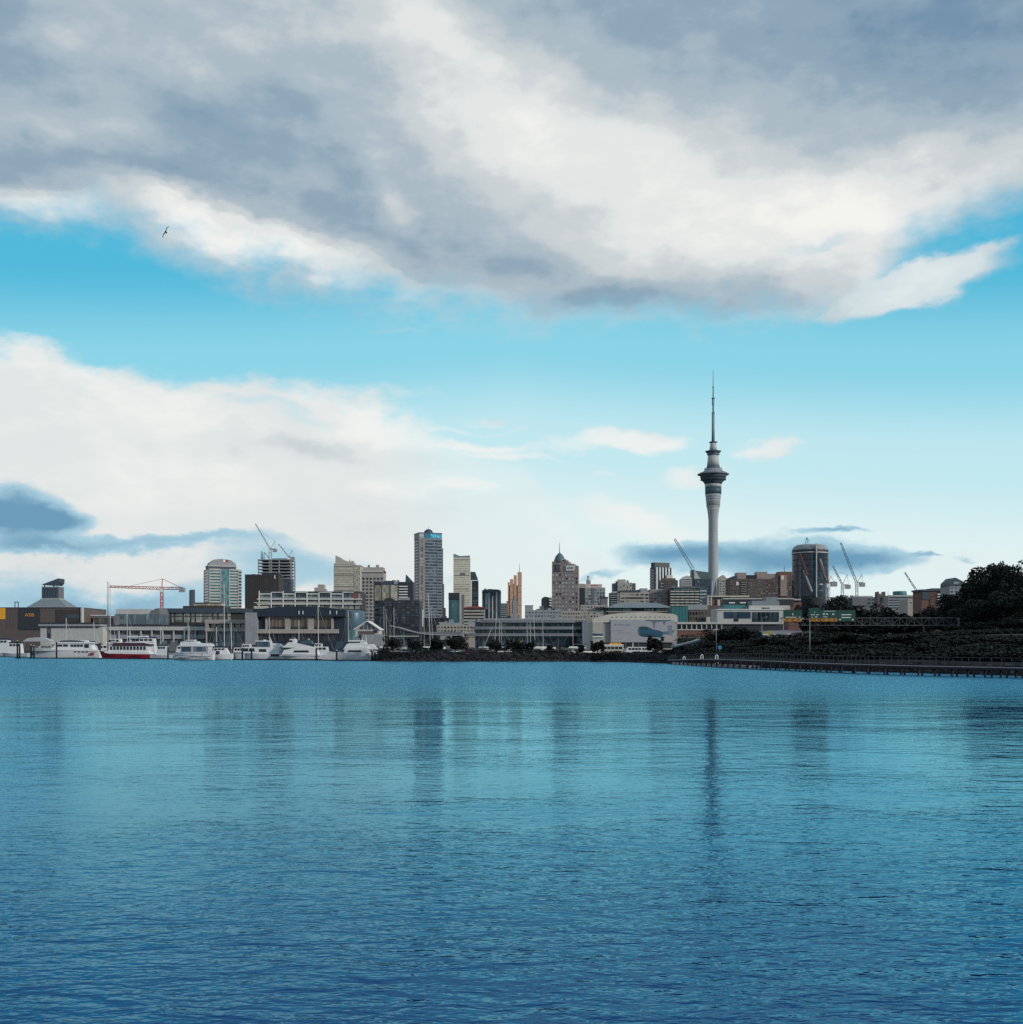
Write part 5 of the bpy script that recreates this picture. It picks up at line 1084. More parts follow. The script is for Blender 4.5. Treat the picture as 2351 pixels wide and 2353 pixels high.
# white classic launch
o = Boat('motor_launch', 'long white classic launch with arched cabin windows, far left of the marina', 66, 226, 424, 5.2, -1, [(66, 1488), (90, 1490), (130, 1492.5), (180, 1493), (226, 1494)], rz=.0)
o.sup('deckhouse', GELW, [(112, 1493), (122, 1484), (128, 1478.5), (205, 1478.5), (212, 1493)], .72); o.win(130, 156, 1481, 1486, .72, 2); o.win(160, 190, 1481, 1486.5, .72, 4); o.win(192, 204, 1480.5, 1489, .72, 1)
o.sup('cabin_roof', GELW, [(112, 1478.6), (118, 1476), (200, 1475), (216, 1477), (214, 1479)], .84); o.sup('canvas_awning', GELG, [(52, 1472.5), (62, 1466.5), (80, 1464.5), (98, 1466), (112, 1471), (112, 1474), (52, 1474)], .8)
o.sup('trunk_cabin', GELG, [(84, 1491), (88, 1484), (116, 1482), (118, 1492)], .6); o.win(92, 114, 1484.5, 1488.5, .6, 3, mat=GLO)
for k in range(4): o.sup('porthole', BTG, [(171 + k * 9, 1499), (171 + k * 9, 1496.4), (175 + k * 9, 1496.4), (175 + k * 9, 1499)], .985, proud=.02)
o.sup('rub_rail', GELG, [(70, 1495.4), (70, 1494), (222, 1496.4), (222, 1497.6)], .95, proud=.03)
for p in (98, 55): o.stick('awning_post', STEEL, p, 1474, p, 1490, .04, .6)
o.sup('dinghy', M('dinghy_dark', (.05, .055, .07)), [(132, 1475.2), (136, 1472), (160, 1471), (188, 1473), (190, 1475.2)], .3); o.sup('tender', GELW, [(176, 1475), (181, 1471), (196, 1471.5), (198, 1475)], .25); o.rail(70, 110)
o.sup('stern_flag_box', REDP, [(207, 1505), (207, 1500), (215, 1500), (215, 1505)], 1.0, proud=.02)
# red ferry
o = Boat('passenger_ferry', 'red-hulled passenger ferry with white deckhouse and row of windows', 222, 346, 408, 5.0, -1, [(222, 1494), (232, 1497), (246, 1501), (300, 1503), (346, 1503)], hull=REDP)
o.sup('bulwark', GELW, [(238, 1499.5), (246, 1496), (342, 1498.5), (344, 1503.5), (250, 1502)], .96); o.sup('saloon', GELW, [(246, 1498), (252, 1483), (340, 1485), (338, 1499)], .86); o.win(252, 336, 1485.5, 1493.5, .86, 11, .28)
o.sup('upper_deck_rail', M('maroon', (.07, .03, .045)), [(256, 1485), (261, 1477), (342, 1476.5), (345, 1484.5)], .9); o.sup('roof_canopy', GELW, [(285, 1477), (287, 1475), (300, 1475.5), (312, 1474), (328, 1475), (341, 1477), (349, 1480), (345, 1480.5), (330, 1477.2)], .95)
o.sup('wheelhouse', GELG, [(246, 1484), (254, 1473), (259, 1473), (257, 1484.5)], .5); o.stick('mast', GELW, 259, 1484, 258, 1448, .07); o.stick('funnel_leg', GELW, 291, 1462, 297, 1475, .16); o.sup('flybridge', GELW, [(289, 1464.5), (291, 1461.5), (333, 1461.8), (335, 1464)], .6)
o.sup('anchor_prow', DKBR, [(216, 1482), (222, 1478), (226, 1478), (226, 1494), (222, 1494)], .1); o.rail(232, 246, .6, 4)
# white cabin cruiser with awning
o = Boat('cabin_cruiser', 'white trawler cruiser with pale awning and big side windows', 398, 488, 359, 4.2, -1, [(398, 1498), (412, 1499.5), (440, 1502), (470, 1503), (488, 1503)], stripe=BOOT)
o.sup('deckhouse', GELG, [(412, 1500), (414, 1485), (480, 1485), (482, 1503)], .8); o.win(416, 441, 1486.5, 1497.5, .8, 1, mat=GLB); o.win(444, 477, 1486.5, 1497.5, .8, 1, mat=GLB); o.sup('white_post', GELW, [(476.5, 1502), (477.5, 1485), (481, 1485), (480, 1502)], .84)
o.sup('awning', GELW, [(411, 1485.5), (415, 1474.5), (450, 1474), (459, 1480), (484, 1484), (484, 1485.6)], .9); o.sup('aft_roof', GELW, [(458, 1485), (460, 1478), (484, 1478), (486, 1485)], .8); o.sup('bridge_screen', BTG, [(483, 1478), (484, 1474.5), (494, 1475), (494, 1478)], .4); o.sup('rub_rail', GELG, [(403, 1510.5), (403, 1509), (482, 1511), (482, 1512.4)], .92, proud=.05)
for p in (444, 462): o.sup('porthole', BTG, [(p, 1505.4), (p, 1503.9), (p + 3.5, 1503.9), (p + 3.5, 1505.4)], .94, proud=.05)
# small white runabout
o = Boat('runabout', 'small white runabout with blue cover moored beside the trawler cruiser', 490, 532, 362, 2.8, -1, [(490, 1504), (510, 1503), (532, 1502)]); o.sup('canopy', GELW, [(492, 1500), (500, 1494), (520, 1493), (526, 1503), (494, 1504)], .7); o.win(495, 505, 1496, 1501, .7); o.sup('blue_cover', NAVY, [(494, 1504), (496, 1499.5), (503, 1499.5), (505, 1504)], .75)
o = Boat('work_barge', 'squat grey barge between the runabout and the flybridge yachts', 528, 556, 366, 4, -1, [(528, 1502), (556, 1502)], hull=GELG); o.sup('deck_box', CONCD, [(531, 1502.2), (531, 1499), (552, 1499), (552, 1502.2)], .6)
# express cruiser
o = Boat('express_cruiser', 'white express cruiser with tinted bridge and radar arch, left of three yachts', 553, 642, 378, 4.2, -1, [(553, 1500), (570, 1500.5), (600, 1502), (642, 1503)])
o.sup('cabin', GELW, [(553, 1501), (556, 1490), (562, 1486.5), (642, 1487.5), (640, 1503)], .82); o.win(559, 586, 1489.5, 1497, .82, 2, .2, slant=2); o.win(595, 613, 1491.5, 1498, .82, 1, slant=1)
o.sup('bridge_glass', GLB, [(584, 1487), (587, 1473.5), (617, 1474), (620, 1487)], .6); o.sup('bridge_roof', GELW, [(584, 1474), (586, 1472), (618, 1472), (622, 1474.4)], .68); o.sup('cockpit', GELW, [(620, 1487), (618, 1474), (622, 1478), (640, 1479), (652, 1487)], .66); o.stick('radar_mast', GELW, 621, 1474, 617, 1463.5, .13); o.sup('radar', GELW, [(602, 1472), (603, 1469.8), (608, 1469.8), (609, 1472)], .15); o.sup('stern_shelf', M('maroon'), [(622, 1508), (622, 1503), (640, 1503), (640, 1508)], .93, proud=.03)
# middle flybridge yacht
o = Boat('flybridge_yacht', 'white flybridge yacht with dark wrap windows, middle of three yachts', 641, 742, 375, 4.8, -1, [(641, 1505), (660, 1503), (690, 1502), (720, 1503), (742, 1505)])
o.sup('saloon', GELW, [(646, 1504), (652, 1494), (680, 1488), (722, 1488), (731, 1504)], .84); o.win(676, 712, 1494.5, 1499.5, .84, 1, slant=3); o.win(648, 672, 1488.5, 1493, .7, 1, slant=2)
o.sup('foredeck_house', GELW, [(646, 1494), (650, 1488.5), (676, 1486), (684, 1494)], .66); o.sup('upper_house', GELW, [(648, 1488), (660, 1477.5), (680, 1477), (722, 1488.2)], .76); o.sup('flybridge', GELW, [(660, 1477.8), (664, 1468.5), (676, 1468), (684, 1478)], .6); o.win(659, 672, 1471, 1476, .6, 1, slant=1)
o.sup('bridge_canopy', BTG, [(680, 1478.5), (688, 1468.5), (706, 1467.5), (708, 1471), (691, 1472), (686, 1480)], .6); o.sup('side_screen', GLB, [(686, 1480), (690, 1472), (714, 1472), (716, 1480)], .55); o.stick('aerial', GELW, 675, 1468, 674, 1464, .06); o.sup('hull_line', GELG, [(643, 1507.4), (643, 1505.8), (730, 1506.4), (736, 1508.4)], .90, proud=.06); o.rail(644, 672)
# right flybridge yacht
o = Boat('sport_yacht', 'large white sport yacht with tower and dark windows, right of three yachts', 742, 872, 345, 5.0, 1, [(742, 1505), (780, 1501), (820, 1500.5), (850, 1502), (872, 1504)])
o.sup('saloon', GELW, [(788, 1502), (794, 1489), (800, 1487), (842, 1486), (850, 1502)], .84); o.win(800, 833, 1494, 1499, .84, 1, slant=2); o.sup('upper_house', GELW, [(788, 1492), (796, 1480), (802, 1478), (838, 1477), (846, 1490)], .74); o.win(797, 830, 1474.5, 1479.5, .70, 1, slant=3)
o.sup('flybridge', GELW, [(796, 1480), (800, 1473), (804, 1471.5), (832, 1472), (842, 1480)], .68); o.sup('hardtop', GELW, [(798, 1474.4), (801, 1471), (830, 1471), (838, 1474)], .74); o.sup('side_deck', GELG, [(748, 1505), (752, 1497), (790, 1494.5), (792, 1503)], .6); o.sup('dark_rail_cover', NAVY, [(760, 1498), (764, 1494.4), (788, 1494), (790, 1497)], .62)
o.stick('tower_pole', GELW, 842, 1488, 838, 1460, .10); o.sup('aft_screen', GLB, [(766, 1492), (772, 1474), (796, 1474), (792, 1490)], .5); o.sup('white_tarp', GELW, [(842, 1492), (846, 1480), (856, 1480), (866, 1492)], .5); o.stick('tarp_pole', DARK, 846, 1478, 850, 1490, .05)
for k in range(3): o.stick('antenna', GELW, 818 + k * 6, 1471, 818 + k * 6, 1466, .05)
o.rail(800, 868, .6, 10); o.sup('bow_pulpit_pad', GELW, [(850, 1502), (852, 1498), (862, 1499), (864, 1503)], .5)
# boats of the second row, partly hidden
def row2(label, px0, px1, D, bow, topy, hull=None, mast=None, cover=None, name='moored_boat'):
    wl = HY + CH / S(D); h = px1 - px0
    o = Boat(name, label, px0, px1, D, min(4.2, h * S(D) * .32), bow, [(px0, wl - 9.5), ((px0 + px1) / 2, wl - 8), (px1, wl - 9)], hull=hull)
    a, c = px0 + h * .25, px0 + h * .78
    o.sup('cabin', GELW, [(a, wl - 8), (a + 4, topy), (c - 3, topy), (c, wl - 8)], .7); o.win(a + 5, c - 5, topy + 2, min(topy + 7, wl - 11), .7, 3, .2)
    if cover: o.sup('canvas_cover', cover, [(a + 2, topy + .2), (a + 4, topy - 3), (c - 2, topy - 3), (c, topy + .2)], .75)
    if mast:
        x, y = mast; o.stick('mast', M('mast_alloy', (.50, .49, .46), .4), x, wl - 9, x - 1.0, y, .17); o.stick('boom', STEEL, x, wl - 17, x + 18 * (1 if bow < 0 else -1), wl - 18.5, .11)
        m = MB(); zz = o.z(y + 3); m.tube((o.x(x - 1), o.beam / 2, zz), (o.x(px0 + 1), o.beam / 2, o.z(wl - 9)), .025, k=4); m.tube((o.x(x - 1), o.beam / 2, zz), (o.x(px1 - 1), o.beam / 2, o.z(wl - 9)), .025, k=4); m.build('stays', STEEL, o.root)
        m = MB(); m.tube((o.x(x - .5), .1, o.z(y + (wl - y) * .42)), (o.x(x - .5), o.beam - .1, o.z(y + (wl - y) * .42)), .06); m.build('spreader', STEEL, o.root)
    return o
row2('grey launch half hidden behind left end of the pontoon', 0, 62, 470, -1, 1478, GELG, cover=DARK)
row2('sloop with tall brown mast behind the red ferry', 205, 275, 470, -1, 1482, mast=(250, 1340), name='sailing_boat')
row2('white launch with dark windows behind the ferry stern', 296, 372, 440, -1, 1466, cover=NAVY)
row2('white bridge-deck boat with blue cover right of the ferry', 344, 396, 400, 1, 1484, GELG, cover=NAVY)
row2('grey sloop with low boom behind the trawler cruiser', 380, 470, 470, -1, 1484, mast=(432, 1438), name='sailing_boat')
row2('sloop with tall white mast and dark furled sail', 470, 536, 385, 1, 1488, mast=(513, 1342), cover=NAVY, name='sailing_boat')
row2('sloop with leaning mast right of the dark furled sail', 520, 575, 400, -1, 1488, mast=(530, 1430), name='sailing_boat')
row2('sloop with white mast between the two flybridge yachts', 700, 770, 396, -1, 1486, mast=(730, 1390), name='sailing_boat')
row2('white launch seen between trawler cruiser and ferry', 410, 462, 430, 1, 1470)
for (lb, x0, x1, D, bw, ty, ms) in (('sloop with slanting stays right of the tall brown mast', 268, 318, 486, 1, 1480, (290, 1404)), ('small sloop behind the white launch cabin', 128, 176, 490, -1, 1482, (150, 1420)), ('sloop with short mast behind the ferry bow', 190, 232, 500, -1, 1482, (214, 1428)), ('sloop with dark pole mast before the long quay building', 408, 452, 492, -1, 1483, (431, 1430)), ('sloop with thin mast behind the express cruiser', 596, 640, 440, 1, 1486, (618, 1418)),
        ('sloop with thin mast behind the middle flybridge yacht', 664, 706, 445, -1, 1486, (686, 1424)), ('sloop with thin mast behind the sport yacht', 776, 820, 420, 1, 1488, (800, 1402)), ('sloop with short mast behind the small runabout', 484, 520, 430, 1, 1487, (497, 1440)), ('sloop with short thin mast right of the ferry stern', 352, 388, 478, -1, 1484, (368, 1440))):
    row2(lb, x0, x1, D, bw, ty, mast=ms, name='sailing_boat', cover=random.choice([None, NAVY, DARK]))
for (lb, x0, x1, D, bw, ty) in (('white launch behind bow of the ferry', 228, 292, 455, 1, 1468), ('grey cabin boat behind the express cruiser bow', 540, 588, 420, 1, 1480), ('white launch behind the middle yacht stern', 708, 752, 410, 1, 1478), ('low white launch far left behind the grey launch', -30, 34, 500, 1, 1470), ('white launch between brown mast and red ferry', 180, 226, 465, -1, 1476)):
    row2(lb, x0, x1, D, bw, ty, hull=random.choice([GELW, GELG]), cover=random.choice([None, NAVY]))
# yachts hauled out beside the hedge: masts and hulls on the hard
def landmast(label, x0, y0, x1, y1, D, r=.11, hull=True):
    z0 = WZ(y1, D); g0 = zt(WX(x1, D), D); s = S(D)
    rt = empty('yacht_on_hard', (WX(x1, D), D, g0 - .05), label, 'sailboat', 'yachts standing ashore')
    m = MB(); m.tube((0, 0, 1.6), ((x0 - x1) * s, 0, WZ(y0, D) - g0), r, r * .6, 8); m.build('mast', M('mast_alloy'), rt)
    if hull:
        L = 8.5; m = MB(); n = 10; vs = []
        for i in range(n + 1):
            t = i / n; hb = 1.3 * math.sin(math.pi * min(1, .12 + t * .88)) ** .7 + .02; x = -L / 2 + L * t
            vs += [(x, -hb, 1.9 + .25 * (2 * t - 1) ** 2), (x, 0, .55 + .9 * abs(2 * t - 1) ** 2), (x, hb, 1.9 + .25 * (2 * t - 1) ** 2)]
        m.add(vs, [(i * 3 + j, i * 3 + 3 + j, i * 3 + 3 + (j + 1) % 3, i * 3 + (j + 1) % 3) for i in range(n) for j in range(3)]); m.build('hull', random.choice([GELW, GELG, GELW, NAVY]), rt)
        m = MB(); m.prism([(-1.6, 1.9), (-1.2, 2.4), (1.2, 2.4), (2.0, 1.95)], -.7, .7); m.build('coachroof', GELW, rt); m = MB(); m.box(-.5, .5, -.12, .12, 0, .8); m.build('keel', DARK, rt)
        for xx in (-2.2, 2.0): m = MB(); m.tube((xx, -1.4, 0), (xx, -.6, 1.4), .05); m.tube((xx, 1.4, 0), (xx, .6, 1.4), .05); m.build('cradle', STEEL, rt)
    q = MB(); zz = WZ(y0 + 2, D) - g0; q.tube(((x0 - x1) * s, 0, zz), (-3.9, 0, 2.0), .02, k=4); q.tube(((x0 - x1) * s, 0, zz), (3.9, 0, 2.0), .02, k=4); q.tube((-.0, 0, 3.2), (2.9, 0, 3.1), .07); q.build('rigging', STEEL, rt)
for a in (('yacht ashore with short white mast left of the tall white pole', 887, 1408, 890, 1480, 372), ('yacht ashore behind dark tree, thin grey mast left of the drooping roof', 882, 1392, 883, 1478, 392), ('yacht ashore with thin mast before the black glass block', 905, 1396, 906, 1478, 402),
          ('yacht ashore with tallest thick white mast before the tallest office tower', 984, 1362, 989, 1478, 400), ('yacht ashore with thin mast just right of the tallest white mast', 990, 1395, 996, 1478, 408), ('yacht ashore with leaning grey mast before the podium columns', 974, 1398, 975, 1478, 415),
          ('yacht ashore with tall white mast before the ribbed tower', 1141, 1405, 1137, 1480, 372), ('yacht ashore with thin grey mast right of the ribbed tower mast', 1148, 1424, 1148, 1480, 388), ('yacht ashore with thin grey mast before the banded offices left part', 1152, 1430, 1153, 1480, 395),
          ('yacht ashore with white mast right of the saddle canopy', 1218, 1428, 1220, 1482, 360), ('yacht ashore with tall white mast and blue sail cover right of the canopy', 1226, 1405, 1230, 1482, 366), ('yacht ashore with thin mast left of the twin white masts', 1211, 1430, 1212, 1482, 380),
          ('yacht ashore with thin mast before middle of the banded offices', 1247, 1424, 1248, 1482, 392), ('yacht ashore with faint mast before right part of the banded offices', 1316, 1434, 1317, 1482, 396), ('yacht ashore with steeply leaning twin spar left of the hedge', 1131, 1441, 1111, 1490, 345)):
    landmast(*a, r=.16 if 'thick' in a[0] else .09)

# ================================================================== marina pontoon and piles
PA, PB = Vector((WX(38, 417), 417, 0)), Vector((WX(880, 334), 334, 0))
pr = empty('marina_pontoon', PA, 'long dark floating pontoon in front of the moored boats', 'pontoon')
dv = (PB - PA); n = 26
for k in range(n):
    a, c = dv * (k / n), dv * ((k + .97) / n); nv = Vector((dv.y, -dv.x, 0)).normalized() * .9
    m = MB(); m.hexa([a + nv * s_ + Vector((0, 0, z)) for z, s_, a in ((-.4, 1, a), (-.4, 1, c), (-.4, -1, c), (-.4, -1, a), (.28, 1, a), (.28, 1, c), (.28, -1, c), (.28, -1, a))]); m.build('float', TIMBER if k % 3 else DARK, pr)
for i, (px, py) in enumerate(((40, 1473), (45, 1480), (71, 1483), (78, 1484), (130, 1475), (386, 1487), (557, 1489), (578, 1490), (727, 1489), (774, 1495), (855, 1495), (861, 1499))):
    t = (px - 38) / 842; D = 416 - 82 * t - 1.6; s = S(D); r = empty('mooring_pile', (WX(px, D), D, -1.5), 'dark mooring pile with pale cap, number %s from the left along the pontoon' % ['one', 'two', 'three', 'four', 'five', 'six', 'seven', 'eight', 'nine', 'ten', 'eleven', 'twelve'][i], 'mooring pile', 'mooring piles of the marina')
    m = MB(); h = WZ(py, D) + 1.5; m.tube((0, 0, 0), (0, 0, h), .30, .28, 10); m.build('post', M('pile_black', (.02, .02, .024), .8), r); m = MB(); m.lathe([(.31, h + .002), (.28, h + .12), (.05, h + .34)], 10); m.build('cap', GELG, r)
# ================================================================== foliage
def leaf_mat(key, c1, c2):
    mt = bpy.data.materials.new(key); mt.use_nodes = True; t = NT(mt.node_tree); b = mt.node_tree.nodes['Principled BSDF']
    g = t.n('ShaderNodeNewGeometry'); n = t.noise(g.outputs['Position'], .5, 3, .6)
    f = t.m('ADD', t.m('MULTIPLY', g.outputs['Random Per Island'], .6), t.m('MULTIPLY', n, .5))
    t.put(b.inputs['Base Color'], t.mix(t.ss(f, .2, .9), c1, c2)); b.inputs['Roughness'].default_value = .7; b.inputs['Specular IOR Level'].default_value = .25
    return mt
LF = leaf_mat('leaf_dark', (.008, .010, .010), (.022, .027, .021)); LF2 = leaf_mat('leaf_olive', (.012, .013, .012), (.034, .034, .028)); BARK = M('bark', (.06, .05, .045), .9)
def crown_mesh(name, lobes, nleaf, size, mat, seed):
    rnd = random.Random(seed); m = MB(); tot = sum(a * b_ * c for _, (a, b_, c) in lobes)
    for (cx, cy, cz), (a, b_, c) in lobes:
        k = int(nleaf * a * b_ * c / tot)
        for _ in range(k):
            while True:
                v = Vector((rnd.uniform(-1, 1), rnd.uniform(-1, 1), rnd.uniform(-1, 1)))
                if .25 < v.length < 1: break
            v *= (v.length ** -.35)
            p = Vector((cx + v.x * a, cy + v.y * b_, cz + v.z * c)); s = size * rnd.uniform(.6, 1.5)
            q = Matrix.Rotation(rnd.uniform(0, 6.3), 3, 'Z') @ Matrix.Rotation(rnd.uniform(-1.2, 1.2), 3, 'X') @ Matrix.Rotation(rnd.uniform(-1.2, 1.2), 3, 'Y')
            m.add([p + q @ Vector(u) * s for u in ((-.5, -.12, 0), (0, -.42, .06), (.55, 0, 0), (.05, .4, -.05))], [(0, 1, 2, 3)])
    return m.mesh(name, mat)
def lobes(rnd, n, R, H, zc):
    L = [((0, 0, zc), (R * .52, R * .52, H * .40))]
    for _ in range(n):
        t = rnd.uniform(0, 6.3); rr = R * rnd.uniform(.35, .92); z = zc + H * rnd.uniform(-.36, .46); k = rnd.uniform(.16, .40)
        L.append(((rr * math.cos(t), rr * math.sin(t), z), (R * k, R * k, H * k * .8)))
    return L
def trunk_mesh(h, r, seed):
    rnd = random.Random(seed); m = MB(); m.tube((0, 0, -.3), (0, 0, h * .55), r, r * .65, 8)
    for _ in range(5):
        t = rnd.uniform(0, 6.3); m.tube((0, 0, h * rnd.uniform(.35, .55)), (h * .32 * math.cos(t), h * .32 * math.sin(t), h * rnd.uniform(.7, .95)), r * .5, r * .15, 6)
    return m.mesh('trunk', BARK)
TV = []
for i in range(5):       # unit trees, 10 m tall
    rnd = random.Random(40 + i); R = [3.6, 4.4, 5.2, 2.6, 4.0][i]
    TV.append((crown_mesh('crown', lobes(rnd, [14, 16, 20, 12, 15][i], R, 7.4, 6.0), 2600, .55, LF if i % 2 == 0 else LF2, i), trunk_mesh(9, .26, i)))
BIG = []
for i in range(3):
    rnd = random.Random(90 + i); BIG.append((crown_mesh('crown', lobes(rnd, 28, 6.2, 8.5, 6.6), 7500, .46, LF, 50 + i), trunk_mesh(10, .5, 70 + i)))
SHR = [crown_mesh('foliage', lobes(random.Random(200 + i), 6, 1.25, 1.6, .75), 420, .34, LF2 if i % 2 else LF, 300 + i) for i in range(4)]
def tree(label, px, D, py_top, wpx, kind, big=False, name='tree', group='dark trees along the shore'):
    V = BIG if big else TV; cm, tmh = V[kind % len(V)]; X = WX(px, D); z0 = zt(X, D); h = WZ(py_top, D) - z0
    R = [3.6, 4.4, 5.2, 2.6, 4.0][kind % 5] if not big else 6.2
    sc = wpx * S(D) / 2 / (R * 1.05); sz = h / (9.8 if not big else 10.6)
    r = empty(name, (X, D, z0 - .1), label, 'tree', group, random.uniform(0, 6.3)); 
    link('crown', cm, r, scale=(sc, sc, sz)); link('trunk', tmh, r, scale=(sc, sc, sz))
# trees among the car park and in front of the halls
for a in (('round dark tree behind the sport yacht stern', 902, 338, 1463, 42, 1), ('dark tree left of the blue boat trailer', 955, 336, 1468, 44, 2), ('low dark tree before the drooping roof', 1000, 338, 1470, 46, 0), ('dark broad tree behind the white parked car', 1046, 334, 1466, 50, 4), ('dark round tree by the end of the drooping roof', 1062, 348, 1459, 30, 1),
          ('dark tree left of the saddle canopy', 1140, 340, 1470, 52, 2), ('dark tree under left side of the canopy', 1180, 338, 1474, 50, 0), ('dark tree under right side of the canopy', 1215, 338, 1475, 46, 4), ('small dark tree before the banded offices', 1262, 336, 1482, 26, 3), ('small dark tree at right end of the banded offices', 1338, 334, 1481, 22, 3),
          ('dense dark tree before left wing of the banner hall', 1373, 325, 1471, 34, 3), ('dense conical dark tree covering foot of the banner', 1506, 308, 1461, 38, 3), ('low dark tree right of the banner tree', 1540, 300, 1490, 40, 2), ('dark shrubby tree left of the shore shed', 1556, 292, 1487, 30, 0)):
    tree(*a)
def shore_d(px):
    lo, hi = 20., 900.
    for _ in range(26):
        mid = (lo + hi) / 2
        if mid > shore(WX(px, mid)): hi = mid
        else: lo = mid
    return hi
for (lb, px, dt, y, wd, k) in (('dark spreading tree left of the lamp pole by the viaduct', 1668, 40, 1440, 110, 2), ('dark tree right of the lamp pole below the viaduct', 1712, 46, 1446, 84, 0), ('dark tree below the parked trucks', 1762, 34, 1466, 90, 4), ('dark rounded tree above the boardwalk bend', 1636, 22, 1472, 64, 1), ('dark tree above the boardwalk, middle of the bank', 1815, 36, 1464, 90, 2),
          ('dark tree below the gantry signs', 1872, 30, 1466, 100, 1), ('dark tree below the plain green sign', 1940, 34, 1456, 110, 4), ('dark tree left of the gantry post', 2010, 36, 1458, 120, 2), ('dark tree below the gantry lattice', 2078, 34, 1462, 120, 0), ('dark tree right of the gantry post on the bank', 2250, 30, 1462, 130, 1),
          ('low dark tree at right edge of the bank', 2335, 30, 1466, 140, 4), ('dark tree on the bank above the boardwalk fence', 2160, 30, 1470, 120, 2), ('low bushy tree above the landing hoops', 1590, 18, 1490, 44, 2), ('low bushy tree right of the blue sign', 1700, 20, 1482, 60, 1), ('low bushy tree by the tall thin lamp post', 1850, 18, 1486, 70, 4), ('low bushy tree near bend of the fence', 1780, 18, 1486, 70, 0), ('low bushy tree under the bank middle', 1915, 17, 1486, 80, 2), ('low bushy tree left of the fence gate', 1990, 17, 1488, 90, 1),
          ('low bushy tree before the gantry lattice', 2060, 17, 1488, 90, 4), ('low bushy tree before the gantry post', 2130, 17, 1486, 100, 0), ('low bushy tree under the hill clump', 2210, 17, 1486, 110, 2), ('low bushy tree near the right edge', 2290, 17, 1486, 110, 1), ('last low bushy tree at the right edge', 2360, 17, 1488, 110, 4)):
    tree(lb, px, shore_d(px) + dt, y, wd, k)
for i, (px, D, y, wd) in enumerate(((2168, 372, 1404, 86), (2205, 360, 1372, 96), (2240, 345, 1348, 110), (2285, 330, 1326, 120), (2325, 335, 1308, 130), (2370, 325, 1322, 130), (2190, 322, 1424, 100), (2232, 312, 1402, 110), (2280, 300, 1384, 120), (2330, 296, 1372, 130), (2390, 300, 1352, 140), (2300, 350, 1316, 100), (2215, 300, 1440, 100), (2270, 290, 1430, 110), (2340, 285, 1424, 130), (2140, 390, 1418, 70), (2262, 352, 1338, 80))):
    words = ['lowest outer', 'sloping left', 'left shoulder', 'upper', 'topmost', 'right edge upper', 'lower left', 'inner left', 'inner middle', 'inner right', 'far right', 'upper rear', 'front left foot', 'front middle foot', 'front right foot', 'outermost left', 'left crest'][i]
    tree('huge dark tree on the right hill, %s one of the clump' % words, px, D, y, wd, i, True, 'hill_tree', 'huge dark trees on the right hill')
# distant tree belts between the buildings
for i, (px, D, y, wd) in enumerate(((1925, 620, 1384, 90), (1985, 600, 1392, 100), (2035, 580, 1398, 90), (2085, 560, 1408, 90), (1880, 640, 1388, 70), (2130, 560, 1404, 60), (1960, 500, 1420, 120), (2040, 480, 1424, 130), (2110, 470, 1426, 110), (1850, 520, 1400, 60))):
    tree('dusky tree in the belt below the church tower, %s' % ['left of the mast', 'under the church', 'right of the church', 'by the beige block', 'far left', 'right end', 'front left', 'front middle', 'front right', 'behind the signs'][i], px, D, y, wd, i, False, 'belt_tree', 'tree belt below the church tower')
# hedges and ground cover: one mass
def cover(name, label, spots, mat):
    m = MB(); rnd = random.Random(5)
    for (px, D, top, wd, n) in spots:
        X0 = WX(px, D); s = S(D)
        for _ in range(n):
            X = X0 + rnd.gauss(0, wd * s / 3); Y = D + rnd.uniform(-4, 4); z0 = zt(X, Y); h = max(.5, WZ(top, D) - z0) * rnd.uniform(.1, 1.0) * (1 - min(1, abs(X - X0) / (wd * s)) ** 2 * .5)
            q = Matrix.Rotation(rnd.uniform(0, 6.3), 3, 'Z') @ Matrix.Rotation(rnd.uniform(-1, 1), 3, 'X'); sz = rnd.uniform(.25, .6)
            p = Vector((X, Y, z0 + h)); m.add([p + q @ Vector(u) * sz for u in ((-.5, -.15, 0), (0, -.4, .06), (.55, 0, 0), (.05, .4, -.05))], [(0, 1, 2, 3)])
    return tag(m.build(name, mat), label, 'hedge', kind='stuff')
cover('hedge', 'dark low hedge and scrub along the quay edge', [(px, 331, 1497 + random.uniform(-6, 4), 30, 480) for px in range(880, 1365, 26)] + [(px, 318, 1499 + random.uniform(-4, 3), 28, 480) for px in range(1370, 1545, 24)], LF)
cover('bank_scrub', 'dark scrub covering the bank above the boardwalk', [(px, shore_d(px) + dt, y + random.uniform(-5, 6), 40, n_) for (dt, y, n_) in ((9, 1500, 900), (15, 1492, 900), (23, 1482, 900), (34, 1474, 900), (48, 1468, 900), (66, 1462, 800), (90, 1458, 800)) for px in range(1580, 2430, 26)], LF)

